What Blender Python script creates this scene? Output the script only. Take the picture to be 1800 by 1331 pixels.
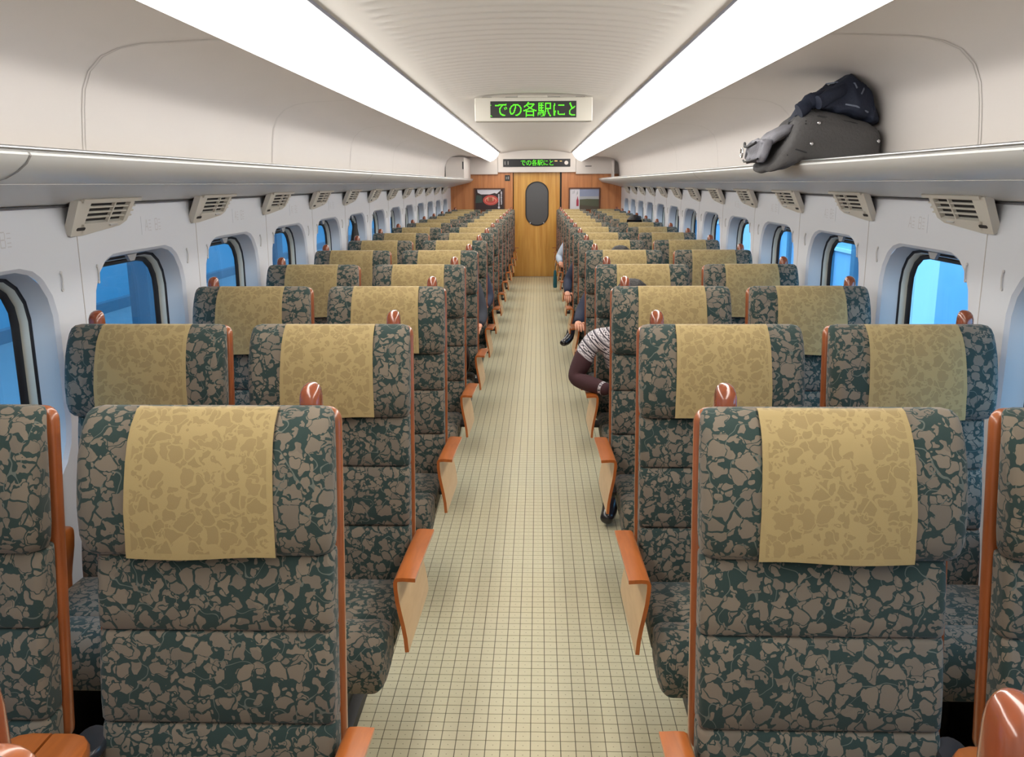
import bpy, bmesh, math, random
from mathutils import Vector, Matrix, noise

for o in list(bpy.data.objects):
    bpy.data.objects.remove(o, do_unlink=True)
SC = bpy.context.scene
COL = SC.collection
random.seed(7)

# ------------------------------------------------------------------ camera
F_PX, PITCH, YAW, ROLL = 1540.0, 0.219, 0.0301, -0.0044
CAM = Vector((0.0421, 0.0, 1.6403))
_a = Vector((-math.sin(YAW) * math.cos(PITCH), math.cos(YAW) * math.cos(PITCH), -math.sin(PITCH)))
_r = Vector((math.cos(YAW), math.sin(YAW), 0))
_u = _r.cross(_a)
_r2 = _r * math.cos(ROLL) + _u * math.sin(ROLL)
_u2 = -_r * math.sin(ROLL) + _u * math.cos(ROLL)
cd = bpy.data.cameras.new('camera')
cd.sensor_fit = 'HORIZONTAL'
cd.sensor_width = 36.0
cd.lens = F_PX / 1800.0 * 36.0
cd.clip_start = 0.02
cd.clip_end = 300
cam = bpy.data.objects.new('camera', cd)
COL.objects.link(cam)
cam.matrix_world = Matrix(((_r2.x, _u2.x, -_a.x, CAM.x), (_r2.y, _u2.y, -_a.y, CAM.y), (_r2.z, _u2.z, -_a.z, CAM.z), (0, 0, 0, 1)))
SC.camera = cam

# ------------------------------------------------------------------ world, exposure
LAMP = 9.6            # radiance of the two ceiling light strips
SKY = 4.6
EXPOSURE = 0.1
w = bpy.data.worlds.new('sky')
SC.world = w
w.use_nodes = True
wn = w.node_tree.nodes
wn['Background'].inputs[0].default_value = (0.26, 0.60, 1.0, 1)
wn['Background'].inputs[1].default_value = SKY
SC.cycles.max_bounces = 6
SC.cycles.diffuse_bounces = 4
SC.cycles.caustics_reflective = False
SC.cycles.caustics_refractive = False
SC.view_settings.view_transform = 'Standard'
SC.view_settings.look = 'None'
SC.view_settings.exposure = EXPOSURE
SC.view_settings.gamma = 1.0
SC.view_settings.use_curve_mapping = False


# ------------------------------------------------------------------ materials
def lin(c):
    return tuple(((v / 255.0) / 12.92 if v / 255.0 <= 0.04045 else ((v / 255.0 + 0.055) / 1.055) ** 2.4) for v in c)


def new_mat(name):
    m = bpy.data.materials.new(name)
    m.use_nodes = True
    nt = m.node_tree
    return m, nt, nt.nodes['Principled BSDF']


def mat(name, rgb, rough=0.6, metal=0.0, bump=0.0, bscale=60.0, coat=0.0, var=0.0, vscale=3.0, spec=0.5):
    m, nt, p = new_mat(name)
    c = lin(rgb)
    p.inputs['Base Color'].default_value = (*c, 1)
    p.inputs['Roughness'].default_value = rough
    p.inputs['Metallic'].default_value = metal
    p.inputs['Coat Weight'].default_value = coat
    p.inputs['Coat Roughness'].default_value = 0.12
    p.inputs['Specular IOR Level'].default_value = spec
    tc = nt.nodes.new('ShaderNodeTexCoord')
    if var > 0:
        n = nt.nodes.new('ShaderNodeTexNoise')
        n.inputs['Scale'].default_value = vscale
        nt.links.new(tc.outputs['Object'], n.inputs['Vector'])
        mx = nt.nodes.new('ShaderNodeMix')
        mx.data_type = 'RGBA'
        mx.inputs['A'].default_value = (*[v * (1 - var) for v in c], 1)
        mx.inputs['B'].default_value = (*[min(1, v * (1 + var)) for v in c], 1)
        nt.links.new(n.outputs['Fac'], mx.inputs['Factor'])
        nt.links.new(mx.outputs['Result'], p.inputs['Base Color'])
    if bump > 0:
        n = nt.nodes.new('ShaderNodeTexNoise')
        n.inputs['Scale'].default_value = bscale
        nt.links.new(tc.outputs['Object'], n.inputs['Vector'])
        b = nt.nodes.new('ShaderNodeBump')
        b.inputs['Strength'].default_value = bump
        b.inputs['Distance'].default_value = 0.01
        nt.links.new(n.outputs['Fac'], b.inputs['Height'])
        nt.links.new(b.outputs['Normal'], p.inputs['Normal'])
    return m


def emit(name, rgb, s):
    m, nt, p = new_mat(name)
    p.inputs['Base Color'].default_value = (*rgb, 1)
    p.inputs['Emission Color'].default_value = (*rgb, 1)
    p.inputs['Emission Strength'].default_value = s
    return m


def wood(name, c1, c2, rough=0.35, coat=0.3, scale=(14, 14, 1.2), axis=None):
    m, nt, p = new_mat(name)
    tc = nt.nodes.new('ShaderNodeTexCoord')
    mp = nt.nodes.new('ShaderNodeMapping')
    mp.inputs['Scale'].default_value = scale
    nt.links.new(tc.outputs['Object'], mp.inputs['Vector'])
    n = nt.nodes.new('ShaderNodeTexNoise')
    n.inputs['Scale'].default_value = 2.2
    n.inputs['Detail'].default_value = 5
    n.inputs['Distortion'].default_value = 0.6
    nt.links.new(mp.outputs['Vector'], n.inputs['Vector'])
    cr = nt.nodes.new('ShaderNodeValToRGB')
    cr.color_ramp.elements[0].position = 0.3
    cr.color_ramp.elements[0].color = (*lin(c1), 1)
    cr.color_ramp.elements[1].position = 0.72
    cr.color_ramp.elements[1].color = (*lin(c2), 1)
    nt.links.new(n.outputs['Fac'], cr.inputs['Fac'])
    nt.links.new(cr.outputs['Color'], p.inputs['Base Color'])
    p.inputs['Roughness'].default_value = rough
    p.inputs['Coat Weight'].default_value = coat
    p.inputs['Coat Roughness'].default_value = 0.1
    return m


def math_node(nt, op, a, b=None, clamp=False):
    n = nt.nodes.new('ShaderNodeMath')
    n.operation = op
    n.use_clamp = clamp
    for i, v in enumerate((a, b)):
        if v is None:
            continue
        if isinstance(v, (int, float)):
            n.inputs[i].default_value = v
        else:
            nt.links.new(v, n.inputs[i])
    return n.outputs[0]


def leaf_fabric(name, leaf, leaf2, ground, vine, scale=27.0, outline=0.06, rough=0.9, hem=False, gap=0.27):
    """woven leaf pattern: blobs of leaves over a dark ground with thin curling vines"""
    m, nt, p = new_mat(name)
    N, L = nt.nodes, nt.links
    tc = N.new('ShaderNodeTexCoord')
    oi = N.new('ShaderNodeObjectInfo')
    sh = N.new('ShaderNodeVectorMath'); sh.operation = 'SCALE'
    sh.inputs[0].default_value = (3.1, 1.7, 2.3)
    L.new(oi.outputs['Random'], sh.inputs['Scale'])
    ad = N.new('ShaderNodeVectorMath'); ad.operation = 'ADD'
    L.new(tc.outputs['Object'], ad.inputs[0]); L.new(sh.outputs[0], ad.inputs[1])
    # warp the lookup so that the cells grow lobes like leaves
    n1 = N.new('ShaderNodeTexNoise'); n1.inputs['Scale'].default_value = scale * 1.15; n1.inputs['Detail'].default_value = 0.8
    L.new(ad.outputs[0], n1.inputs['Vector'])
    sb = N.new('ShaderNodeVectorMath'); sb.operation = 'SUBTRACT'; sb.inputs[1].default_value = (.5, .5, .5)
    L.new(n1.outputs['Color'], sb.inputs[0])
    sc = N.new('ShaderNodeVectorMath'); sc.operation = 'SCALE'; sc.inputs['Scale'].default_value = 0.040 * 26.0 / scale
    L.new(sb.outputs[0], sc.inputs[0])
    wv = N.new('ShaderNodeVectorMath'); wv.operation = 'ADD'
    L.new(ad.outputs[0], wv.inputs[0]); L.new(sc.outputs[0], wv.inputs[1])

    n3 = N.new('ShaderNodeTexNoise'); n3.inputs['Scale'].default_value = scale * 2.6; n3.inputs['Detail'].default_value = 1.0
    L.new(ad.outputs[0], n3.inputs['Vector'])

    def leaves(sca, off, rad, keep_p, cut=True):
        """one layer of leaves: returns (leaf mask, leaf plus outline mask, tone)"""
        o2 = N.new('ShaderNodeVectorMath'); o2.operation = 'ADD'; o2.inputs[1].default_value = off
        L.new(wv.outputs[0], o2.inputs[0])
        c = N.new('ShaderNodeTexVoronoi'); c.feature = 'F1'; c.inputs['Scale'].default_value = sca
        L.new(o2.outputs[0], c.inputs['Vector'])
        s = N.new('ShaderNodeSeparateColor'); L.new(c.outputs['Color'], s.inputs[0])
        keep = math_node(nt, 'GREATER_THAN', s.outputs[0], keep_p)
        lobe = math_node(nt, 'MULTIPLY', math_node(nt, 'SUBTRACT', n3.outputs['Fac'], 0.5), 0.55)
        d = math_node(nt, 'ADD', c.outputs['Distance'], lobe)
        ins = math_node(nt, 'LESS_THAN', d, rad)
        if cut:
            e = N.new('ShaderNodeTexVoronoi'); e.feature = 'DISTANCE_TO_EDGE'; e.inputs['Scale'].default_value = sca
            L.new(o2.outputs[0], e.inputs['Vector'])
            ins = math_node(nt, 'MULTIPLY', ins, math_node(nt, 'GREATER_THAN', e.outputs['Distance'], outline))
        ring = math_node(nt, 'LESS_THAN', d, rad + outline * 0.9)
        return math_node(nt, 'MULTIPLY', ins, keep), math_node(nt, 'MULTIPLY', ring, keep), s.outputs[1]
    a1, r1, t1 = leaves(scale * .92, (0, 0, 0), 0.47, gap * .6)
    a2, r2, t2 = leaves(scale * 1.12, (5.3, 2.1, 7.7), 0.46, gap * 0.5)
    a3, r3, t3 = leaves(scale * 1.9, (1.3, 9.1, 3.7), 0.42, 0.25, False)
    a2 = math_node(nt, 'MULTIPLY', a2, math_node(nt, 'SUBTRACT', 1.0, r1))
    a3 = math_node(nt, 'MULTIPLY', a3, math_node(nt, 'SUBTRACT', 1.0, math_node(nt, 'MAXIMUM', r1, r2)))
    both = math_node(nt, 'MAXIMUM', a1, math_node(nt, 'MAXIMUM', a2, a3))
    # vines: contour lines of a smooth noise
    n2 = N.new('ShaderNodeTexNoise'); n2.inputs['Scale'].default_value = scale * 0.75; n2.inputs['Detail'].default_value = 0.5
    L.new(ad.outputs[0], n2.inputs['Vector'])
    d1 = math_node(nt, 'ABSOLUTE', math_node(nt, 'SUBTRACT', n2.outputs['Fac'], 0.5))
    v1 = math_node(nt, 'LESS_THAN', d1, 0.008)
    mxl = N.new('ShaderNodeMix'); mxl.data_type = 'RGBA'
    mxl.inputs['A'].default_value = (*lin(leaf), 1); mxl.inputs['B'].default_value = (*lin(leaf2), 1)
    L.new(t1, mxl.inputs['Factor'])
    mxv = N.new('ShaderNodeMix'); mxv.data_type = 'RGBA'
    mxv.inputs['A'].default_value = (*lin(ground), 1); mxv.inputs['B'].default_value = (*lin(vine), 1)
    L.new(v1, mxv.inputs['Factor'])
    mx = N.new('ShaderNodeMix'); mx.data_type = 'RGBA'
    L.new(both, mx.inputs['Factor']); L.new(mxv.outputs['Result'], mx.inputs['A']); L.new(mxl.outputs['Result'], mx.inputs['B'])
    col = mx.outputs['Result']
    if hem:                       # sewn edge of the cloth: a line of stitches and a plain border
        uv = N.new('ShaderNodeUVMap')
        sx = N.new('ShaderNodeSeparateXYZ'); L.new(uv.outputs[0], sx.inputs[0])
        ex = math_node(nt, 'MULTIPLY', math_node(nt, 'MINIMUM', sx.outputs[0], math_node(nt, 'SUBTRACT', 1.0, sx.outputs[0])), 0.286)
        ey = math_node(nt, 'MULTIPLY', sx.outputs[1], 0.30)
        e = math_node(nt, 'MINIMUM', ex, ey)
        bd = math_node(nt, 'LESS_THAN', e, 0.011)
        m2 = N.new('ShaderNodeMix'); m2.data_type = 'RGBA'
        m2.inputs['B'].default_value = (*lin(ground), 1)
        L.new(math_node(nt, 'MULTIPLY', bd, 0.8), m2.inputs['Factor']); L.new(col, m2.inputs['A'])
        col = m2.outputs['Result']
    L.new(col, p.inputs['Base Color'])
    p.inputs['Roughness'].default_value = rough
    p.inputs['Specular IOR Level'].default_value = 0.2
    p.inputs['Sheen Weight'].default_value = 0.15
    nb = N.new('ShaderNodeTexNoise'); nb.inputs['Scale'].default_value = 700
    L.new(tc.outputs['Object'], nb.inputs['Vector'])
    b = N.new('ShaderNodeBump'); b.inputs['Strength'].default_value = 0.15; b.inputs['Distance'].default_value = 0.002
    L.new(nb.outputs['Fac'], b.inputs['Height']); L.new(b.outputs['Normal'], p.inputs['Normal'])
    return m


M = {}
M['fabric'] = leaf_fabric('leaf_fabric', (124, 113, 99), (110, 101, 90), (47, 63, 60), (96, 101, 94))
M['cloth'] = leaf_fabric('headrest_cloth', (152, 132, 92), (148, 129, 89), (166, 146, 102), (166, 146, 102), scale=29, outline=0.06, hem=True, gap=0.2)
M['orange_wood'] = wood('orange_wood', (140, 76, 40), (164, 92, 50), rough=0.3, coat=0.5, scale=(30, 3, 3))
M['arm_wood'] = wood('armrest_wood', (166, 90, 38), (188, 106, 48), rough=0.3, coat=0.4, scale=(30, 3, 3))
M['grip_wood'] = wood('grip_wood', (126, 64, 38), (144, 74, 44), rough=0.22, coat=0.8, scale=(20, 20, 2))
M['beech'] = wood('beech_ply', (206, 168, 122), (220, 184, 138), rough=0.45, coat=0.2, scale=(12, 2, 12))
M['black'] = mat('black_plastic', (24, 24, 26), 0.5)
M['dark_grey'] = mat('dark_grey_plastic', (44, 47, 52), 0.3, coat=0.3)
M['white_panel'] = mat('white_panel', (212, 216, 223), 0.45, var=0.02, vscale=1.5)
M['reveal'] = mat('window_reveal_plastic', (200, 200, 200), 0.4)
M['warm_panel'] = mat('warm_white_panel', (220, 214, 210), 0.5, var=0.02, vscale=1.5)
M['ceiling'] = mat('ceiling_panel', (222, 217, 211), 0.6, var=0.02, vscale=2)
M['rack'] = mat('rack_metal', (218, 219, 217), 0.34, spec=0.5)
M['alu'] = mat('aluminium', (196, 198, 202), 0.3, metal=0.9)
M['seam'] = mat('panel_joint', (150, 147, 145), 0.7)
M['thin_gap'] = mat('thin_gap', (92, 92, 96), 0.7)
M['duct'] = mat('heater_duct', (36, 36, 39), 0.5)
M['soft_seam'] = mat('soft_joint', (186, 181, 177), 0.7)
M['groove'] = mat('dark_gap', (34, 36, 44), 0.6)
M['seal'] = mat('rubber_seal', (16, 18, 24), 0.45)
M['frame_grey'] = mat('window_frame_grey', (196, 199, 190), 0.45)
M['vent'] = mat('vent_plastic', (208, 204, 194), 0.5)
M['vent_dark'] = mat('vent_inside', (44, 42, 42), 0.8)
M['tab'] = mat('blind_tab_grey', (150, 152, 156), 0.5)
M['print'] = mat('grey_print', (196, 196, 200), 0.6)
M['lamp'] = emit('lamp_diffuser', (1.0, 0.965, 0.90), LAMP)
M['lamp_trim'] = mat('lamp_trim', (110, 112, 128), 0.4, metal=0.3)
M['wall_wood'] = wood('end_wall_wood', (182, 116, 68), (210, 144, 92), rough=0.4, coat=0.2, scale=(9, 9, 0.6))
M['door_wood'] = wood('door_wood', (198, 140, 58), (228, 178, 92), rough=0.35, coat=0.3, scale=(8, 8, 0.5))
M['led_green'] = emit('led_green', (0.13, 0.95, 0.02), 0.85)
M['led_amber'] = emit('led_amber', (0.6, 0.42, 0.15), 0.5)
M['screen'] = mat('led_screen', (40, 42, 40), 0.35)
M['door_glass'] = mat('door_glass', (86, 88, 92), 0.2, coat=0.5)
M['grout'] = mat('floor_joint', (92, 86, 66), 0.7)


def floor_mat():
    m, nt, p = new_mat('floor_tile')
    N, L = nt.nodes, nt.links
    g = N.new('ShaderNodeNewGeometry')
    n = N.new('ShaderNodeTexNoise'); n.inputs['Scale'].default_value = 3.0
    L.new(g.outputs['Position'], n.inputs['Vector'])
    n2 = N.new('ShaderNodeTexNoise'); n2.inputs['Scale'].default_value = 300.0
    L.new(g.outputs['Position'], n2.inputs['Vector'])
    mx = N.new('ShaderNodeMix'); mx.data_type = 'RGBA'
    mx.inputs['A'].default_value = (*lin((204, 196, 162)), 1); mx.inputs['B'].default_value = (*lin((214, 207, 176)), 1)
    L.new(math_node(nt, 'MULTIPLY', math_node(nt, 'ADD', n.outputs['Fac'], n2.outputs['Fac']), 0.5), mx.inputs['Factor'])
    # printed dot in the middle of each tile
    s = N.new('ShaderNodeSeparateXYZ'); L.new(g.outputs['Position'], s.inputs[0])
    fx = math_node(nt, 'SUBTRACT', math_node(nt, 'FRACT', math_node(nt, 'MULTIPLY', math_node(nt, 'SUBTRACT', s.outputs[0], TX0), 1 / TILE)), 0.5)
    fy = math_node(nt, 'SUBTRACT', math_node(nt, 'FRACT', math_node(nt, 'MULTIPLY', math_node(nt, 'SUBTRACT', s.outputs[1], TY0), 1 / TILE)), 0.5)
    d = math_node(nt, 'ADD', math_node(nt, 'MULTIPLY', fx, fx), math_node(nt, 'MULTIPLY', fy, fy))
    dot = math_node(nt, 'LESS_THAN', d, 0.0019)
    m2 = N.new('ShaderNodeMix'); m2.data_type = 'RGBA'
    m2.inputs['B'].default_value = (*lin((120, 110, 80)), 1)
    L.new(math_node(nt, 'MULTIPLY', dot, 0.75), m2.inputs['Factor']); L.new(mx.outputs['Result'], m2.inputs['A'])
    L.new(m2.outputs['Result'], p.inputs['Base Color'])
    p.inputs['Roughness'].default_value = 0.34
    return m


TILE, TX0, TY0 = 0.045, -1.4625, 0.0
M['tile'] = floor_mat()


def glass_mat():
    m = bpy.data.materials.new('tinted_glass')
    m.use_nodes = True
    nt = m.node_tree
    for n in list(nt.nodes):
        nt.nodes.remove(n)
    out = nt.nodes.new('ShaderNodeOutputMaterial')
    t = nt.nodes.new('ShaderNodeBsdfTransparent'); t.inputs[0].default_value = (0.84, 0.94, 0.97, 1)
    g = nt.nodes.new('ShaderNodeBsdfGlossy'); g.inputs['Roughness'].default_value = 0.02
    lw = nt.nodes.new('ShaderNodeLayerWeight'); lw.inputs[0].default_value = 0.5
    pw = math_node(nt, 'POWER', lw.outputs['Facing'], 4.0)
    fac = math_node(nt, 'ADD', math_node(nt, 'MULTIPLY', pw, 0.22), 0.03)
    mx = nt.nodes.new('ShaderNodeMixShader')
    nt.links.new(fac, mx.inputs[0]); nt.links.new(t.outputs[0], mx.inputs[1]); nt.links.new(g.outputs[0], mx.inputs[2])
    nt.links.new(mx.outputs[0], out.inputs[0])
    return m


M['glass'] = glass_mat()


# ------------------------------------------------------------------ geometry helpers
class B:
    """collects shapes of one part and turns them into one mesh"""
    def __init__(self):
        self.v, self.f, self.mi = [], [], []

    def add(self, vs, fs, mi=0):
        o = len(self.v)
        self.v += [tuple(p) for p in vs]
        for q in fs:
            self.f.append(tuple(i + o for i in q)); self.mi.append(mi)
        return self

    def box(self, x0, x1, y0, y1, z0, z1, mi=0):
        vs = [(x, y, z) for z in (z0, z1) for y in (y0, y1) for x in (x0, x1)]
        return self.add(vs, [(0, 2, 3, 1), (4, 5, 7, 6), (0, 1, 5, 4), (2, 6, 7, 3), (0, 4, 6, 2), (1, 3, 7, 5)], mi)

    def loft(self, rings, closed=True, caps=True, mi=0):
        n = len(rings[0]); vs = [p for r in rings for p in r]; fs = []
        for i in range(len(rings) - 1):
            for j in range(n if closed else n - 1):
                k = (j + 1) % n
                fs.append((i * n + j, i * n + k, (i + 1) * n + k, (i + 1) * n + j))
        if caps and closed:
            fs.append(tuple(range(n - 1, -1, -1)))
            fs.append(tuple((len(rings) - 1) * n + j for j in range(n)))
        return self.add(vs, fs, mi)

    def tube(self, pts, rad, n=8, mi=0):
        pts = [Vector(p) for p in pts]; rings = []
        rads = rad if isinstance(rad, (list, tuple)) else [rad] * len(pts)
        for i, p in enumerate(pts):
            t = (pts[min(i + 1, len(pts) - 1)] - pts[max(i - 1, 0)]).normalized()
            up = Vector((0, 0, 1)) if abs(t.z) < 0.9 else Vector((1, 0, 0))
            a = t.cross(up).normalized(); b = a.cross(t)
            rings.append([p + (a * math.cos(2 * math.pi * j / n) + b * math.sin(2 * math.pi * j / n)) * rads[i] for j in range(n)])
        return self.loft(rings, mi=mi)

    def mesh(self, name, mats, smooth=40, xs=1.0, uv=None):
        me = bpy.data.meshes.new(name)
        me.from_pydata([(x * xs, y, z) for x, y, z in self.v], [], self.f)
        for m in (mats if isinstance(mats, (list, tuple)) else [mats]):
            me.materials.append(M[m])
        for p, i in zip(me.polygons, self.mi):
            p.material_index = i
        bm = bmesh.new(); bm.from_mesh(me)
        bmesh.ops.recalc_face_normals(bm, faces=bm.faces)
        bm.to_mesh(me); bm.free()
        if smooth:
            for p in me.polygons:
                p.use_smooth = True
            me.set_sharp_from_angle(angle=math.radians(smooth))
        return me


def rrect(x0, x1, y0, y1, r, n=5):
    """rounded rectangle, counter-clockwise"""
    r = min(r, (x1 - x0) / 2 - 1e-4, (y1 - y0) / 2 - 1e-4)
    out = []
    for cx, cy, a0 in ((x1 - r, y1 - r, 0), (x0 + r, y1 - r, 90), (x0 + r, y0 + r, 180), (x1 - r, y0 + r, 270)):
        for i in range(n):
            a = math.radians(a0 + 90 * i / (n - 1))
            out.append((cx + r * math.cos(a), cy + r * math.sin(a)))
    return out


def pad_z(levels, r=0.03, n=5):
    """pad lofted upward; level = (z, x0, x1, y_front, y_back)"""
    return [[(x, y, z) for x, y in rrect(x0, x1, yf, yb, r, n)] for z, x0, x1, yf, yb in levels]


def obj(name, me, parent=None, loc=None, rotz=0.0):
    o = bpy.data.objects.new(name, me)
    COL.objects.link(o)
    if parent is not None:
        o.parent = parent
    if loc is not None:
        o.location = loc
    if rotz:
        o.rotation_euler = (0, 0, rotz)
    return o


def tag(o, label=None, cat=None, group=None, kind=None):
    if label: o['label'] = label
    if cat: o['category'] = cat
    if group: o['group'] = group
    if kind: o['kind'] = kind
    return o


def thing(name, label, cat, loc=(0, 0, 0), group=None, rotz=0.0):
    return tag(obj(name, None, None, loc, rotz), label, cat, group)


def struct(name, me, label=None, loc=None):
    return tag(obj(name, me, None, loc), label, kind='structure')


ORD = ['nearest', 'first', 'second', 'third', 'fourth', 'fifth', 'sixth', 'seventh', 'eighth', 'ninth', 'tenth', 'eleventh', 'twelfth', 'thirteenth', 'last', 'fifteenth']
PITCH_Y = 1.04
END = 15.76
BACK = -1.6


def rowY(k):
    return 1.6145 + (k - 1) * PITCH_Y

# ------------------------------------------------------------------ floor: tiles over a dark joint bed
HX = 1.4625
floor = struct('floor', B().box(-1.5, 1.5, BACK, END + 0.3, -0.06, -0.0012).mesh('floor', 'grout', 0), 'pale yellow floor of small square tiles with thin dark joints')
g_ = 0.0013
tb = B().box(-TILE / 2 + g_, TILE / 2 - g_, -TILE / 2 + g_, TILE / 2 - g_, -0.004, 0.0)
tile_me = tb.mesh('tile', 'tile', 0)
big_tiles = set()
i0 = int(round((-0.36 - TX0) / TILE)); j0 = int(2.22 / TILE)
for j in range(j0, j0 + 19):
    for i in range(i0, i0 + 16):
        if len(big_tiles) < 300:
            big_tiles.add((i, j))
            obj('tile', tile_me, floor, (TX0 + (i + .5) * TILE, TY0 + (j + .5) * TILE, 0))
vs, fs = [], []
NX = int(round(2 * HX / TILE))
for j in range(int(BACK / TILE), int((END + 0.02) / TILE)):
    for i in range(NX):
        if (i, j) in big_tiles:
            continue
        x, y = TX0 + i * TILE, TY0 + j * TILE
        a, b, c, d = x + g_, x + TILE - g_, y + g_, y + TILE - g_
        o = len(vs)
        vs += [(a, c, 0), (b, c, 0), (b, d, 0), (a, d, 0), (a, c, -.004), (b, c, -.004), (b, d, -.004), (a, d, -.004)]
        fs += [(o, o + 1, o + 2, o + 3), (o + 4, o + 5, o + 1, o), (o + 5, o + 6, o + 2, o + 1), (o + 6, o + 7, o + 3, o + 2), (o + 7, o + 4, o, o + 3)]
me = bpy.data.meshes.new('tile_field'); me.from_pydata(vs, [], fs); me.materials.append(M['tile'])
tag(obj('tile_field', me, floor), kind='stuff')


# ------------------------------------------------------------------ side walls with windows
WX, ZC, HW, HH = 1.50, 1.045, 0.388, 0.342
BAY0 = 2.92                       # joint between two wall panels
WOFF = 0.475                      # window centre behind the joint
HOLE_N = 44


def rr_radius(th, hw, hh, r):
    c, s = math.cos(th), math.sin(th); lo, hi = 0.0, 3.0
    for _ in range(40):
        t = (lo + hi) / 2; x, y = abs(t * c) - (hw - r), abs(t * s) - (hh - r)
        d = math.hypot(max(x, 0), max(y, 0)) + min(max(x, y), 0) - r
        if d > 0: hi = t
        else: lo = t
    return lo


ANG = sorted([2 * math.pi * i / HOLE_N + 0.02 for i in range(HOLE_N)])


def rr_ring(x, hw, hh, r, zc=ZC):
    return [(x, math.cos(t) * rr_radius(t, hw, hh, r), zc + math.sin(t) * rr_radius(t, hw, hh, r)) for t in ANG]


def wall_panel(y0, y1, z0, z1):
    """flat panel with a rounded window hole; local y measured from the window centre"""
    b = B()
    cs = [(y1, z1), (y0, z1), (y0, z0), (y1, z0)]
    ang = sorted(ANG + [math.atan2(z - ZC, y) % (2 * math.pi) for y, z in cs])
    outer, inner, lip = [], [], []
    for t in ang:
        c, s = math.cos(t), math.sin(t)
        k = min([v for v in ((y1 / c) if c > 1e-9 else (y0 / c if c < -1e-9 else 9), ((z1 - ZC) / s) if s > 1e-9 else ((z0 - ZC) / s if s < -1e-9 else 9))])
        outer.append((0, k * c, ZC + k * s))
        q = rr_radius(t, HW + .012, HH + .012, .19); inner.append((0, q * c, ZC + q * s))
        q = rr_radius(t, HW, HH, .18); lip.append((.012, q * c, ZC + q * s))
    b.loft([outer, inner, lip], caps=False)
    return b


def sided(b, s):
    """mirror helper: local +x is outward"""
    for i, (x, y, z) in enumerate(b.v):
        b.v[i] = (x * s, y, z)
    return b


def ring_part(rs):
    return B().loft(rs, caps=False)


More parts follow.
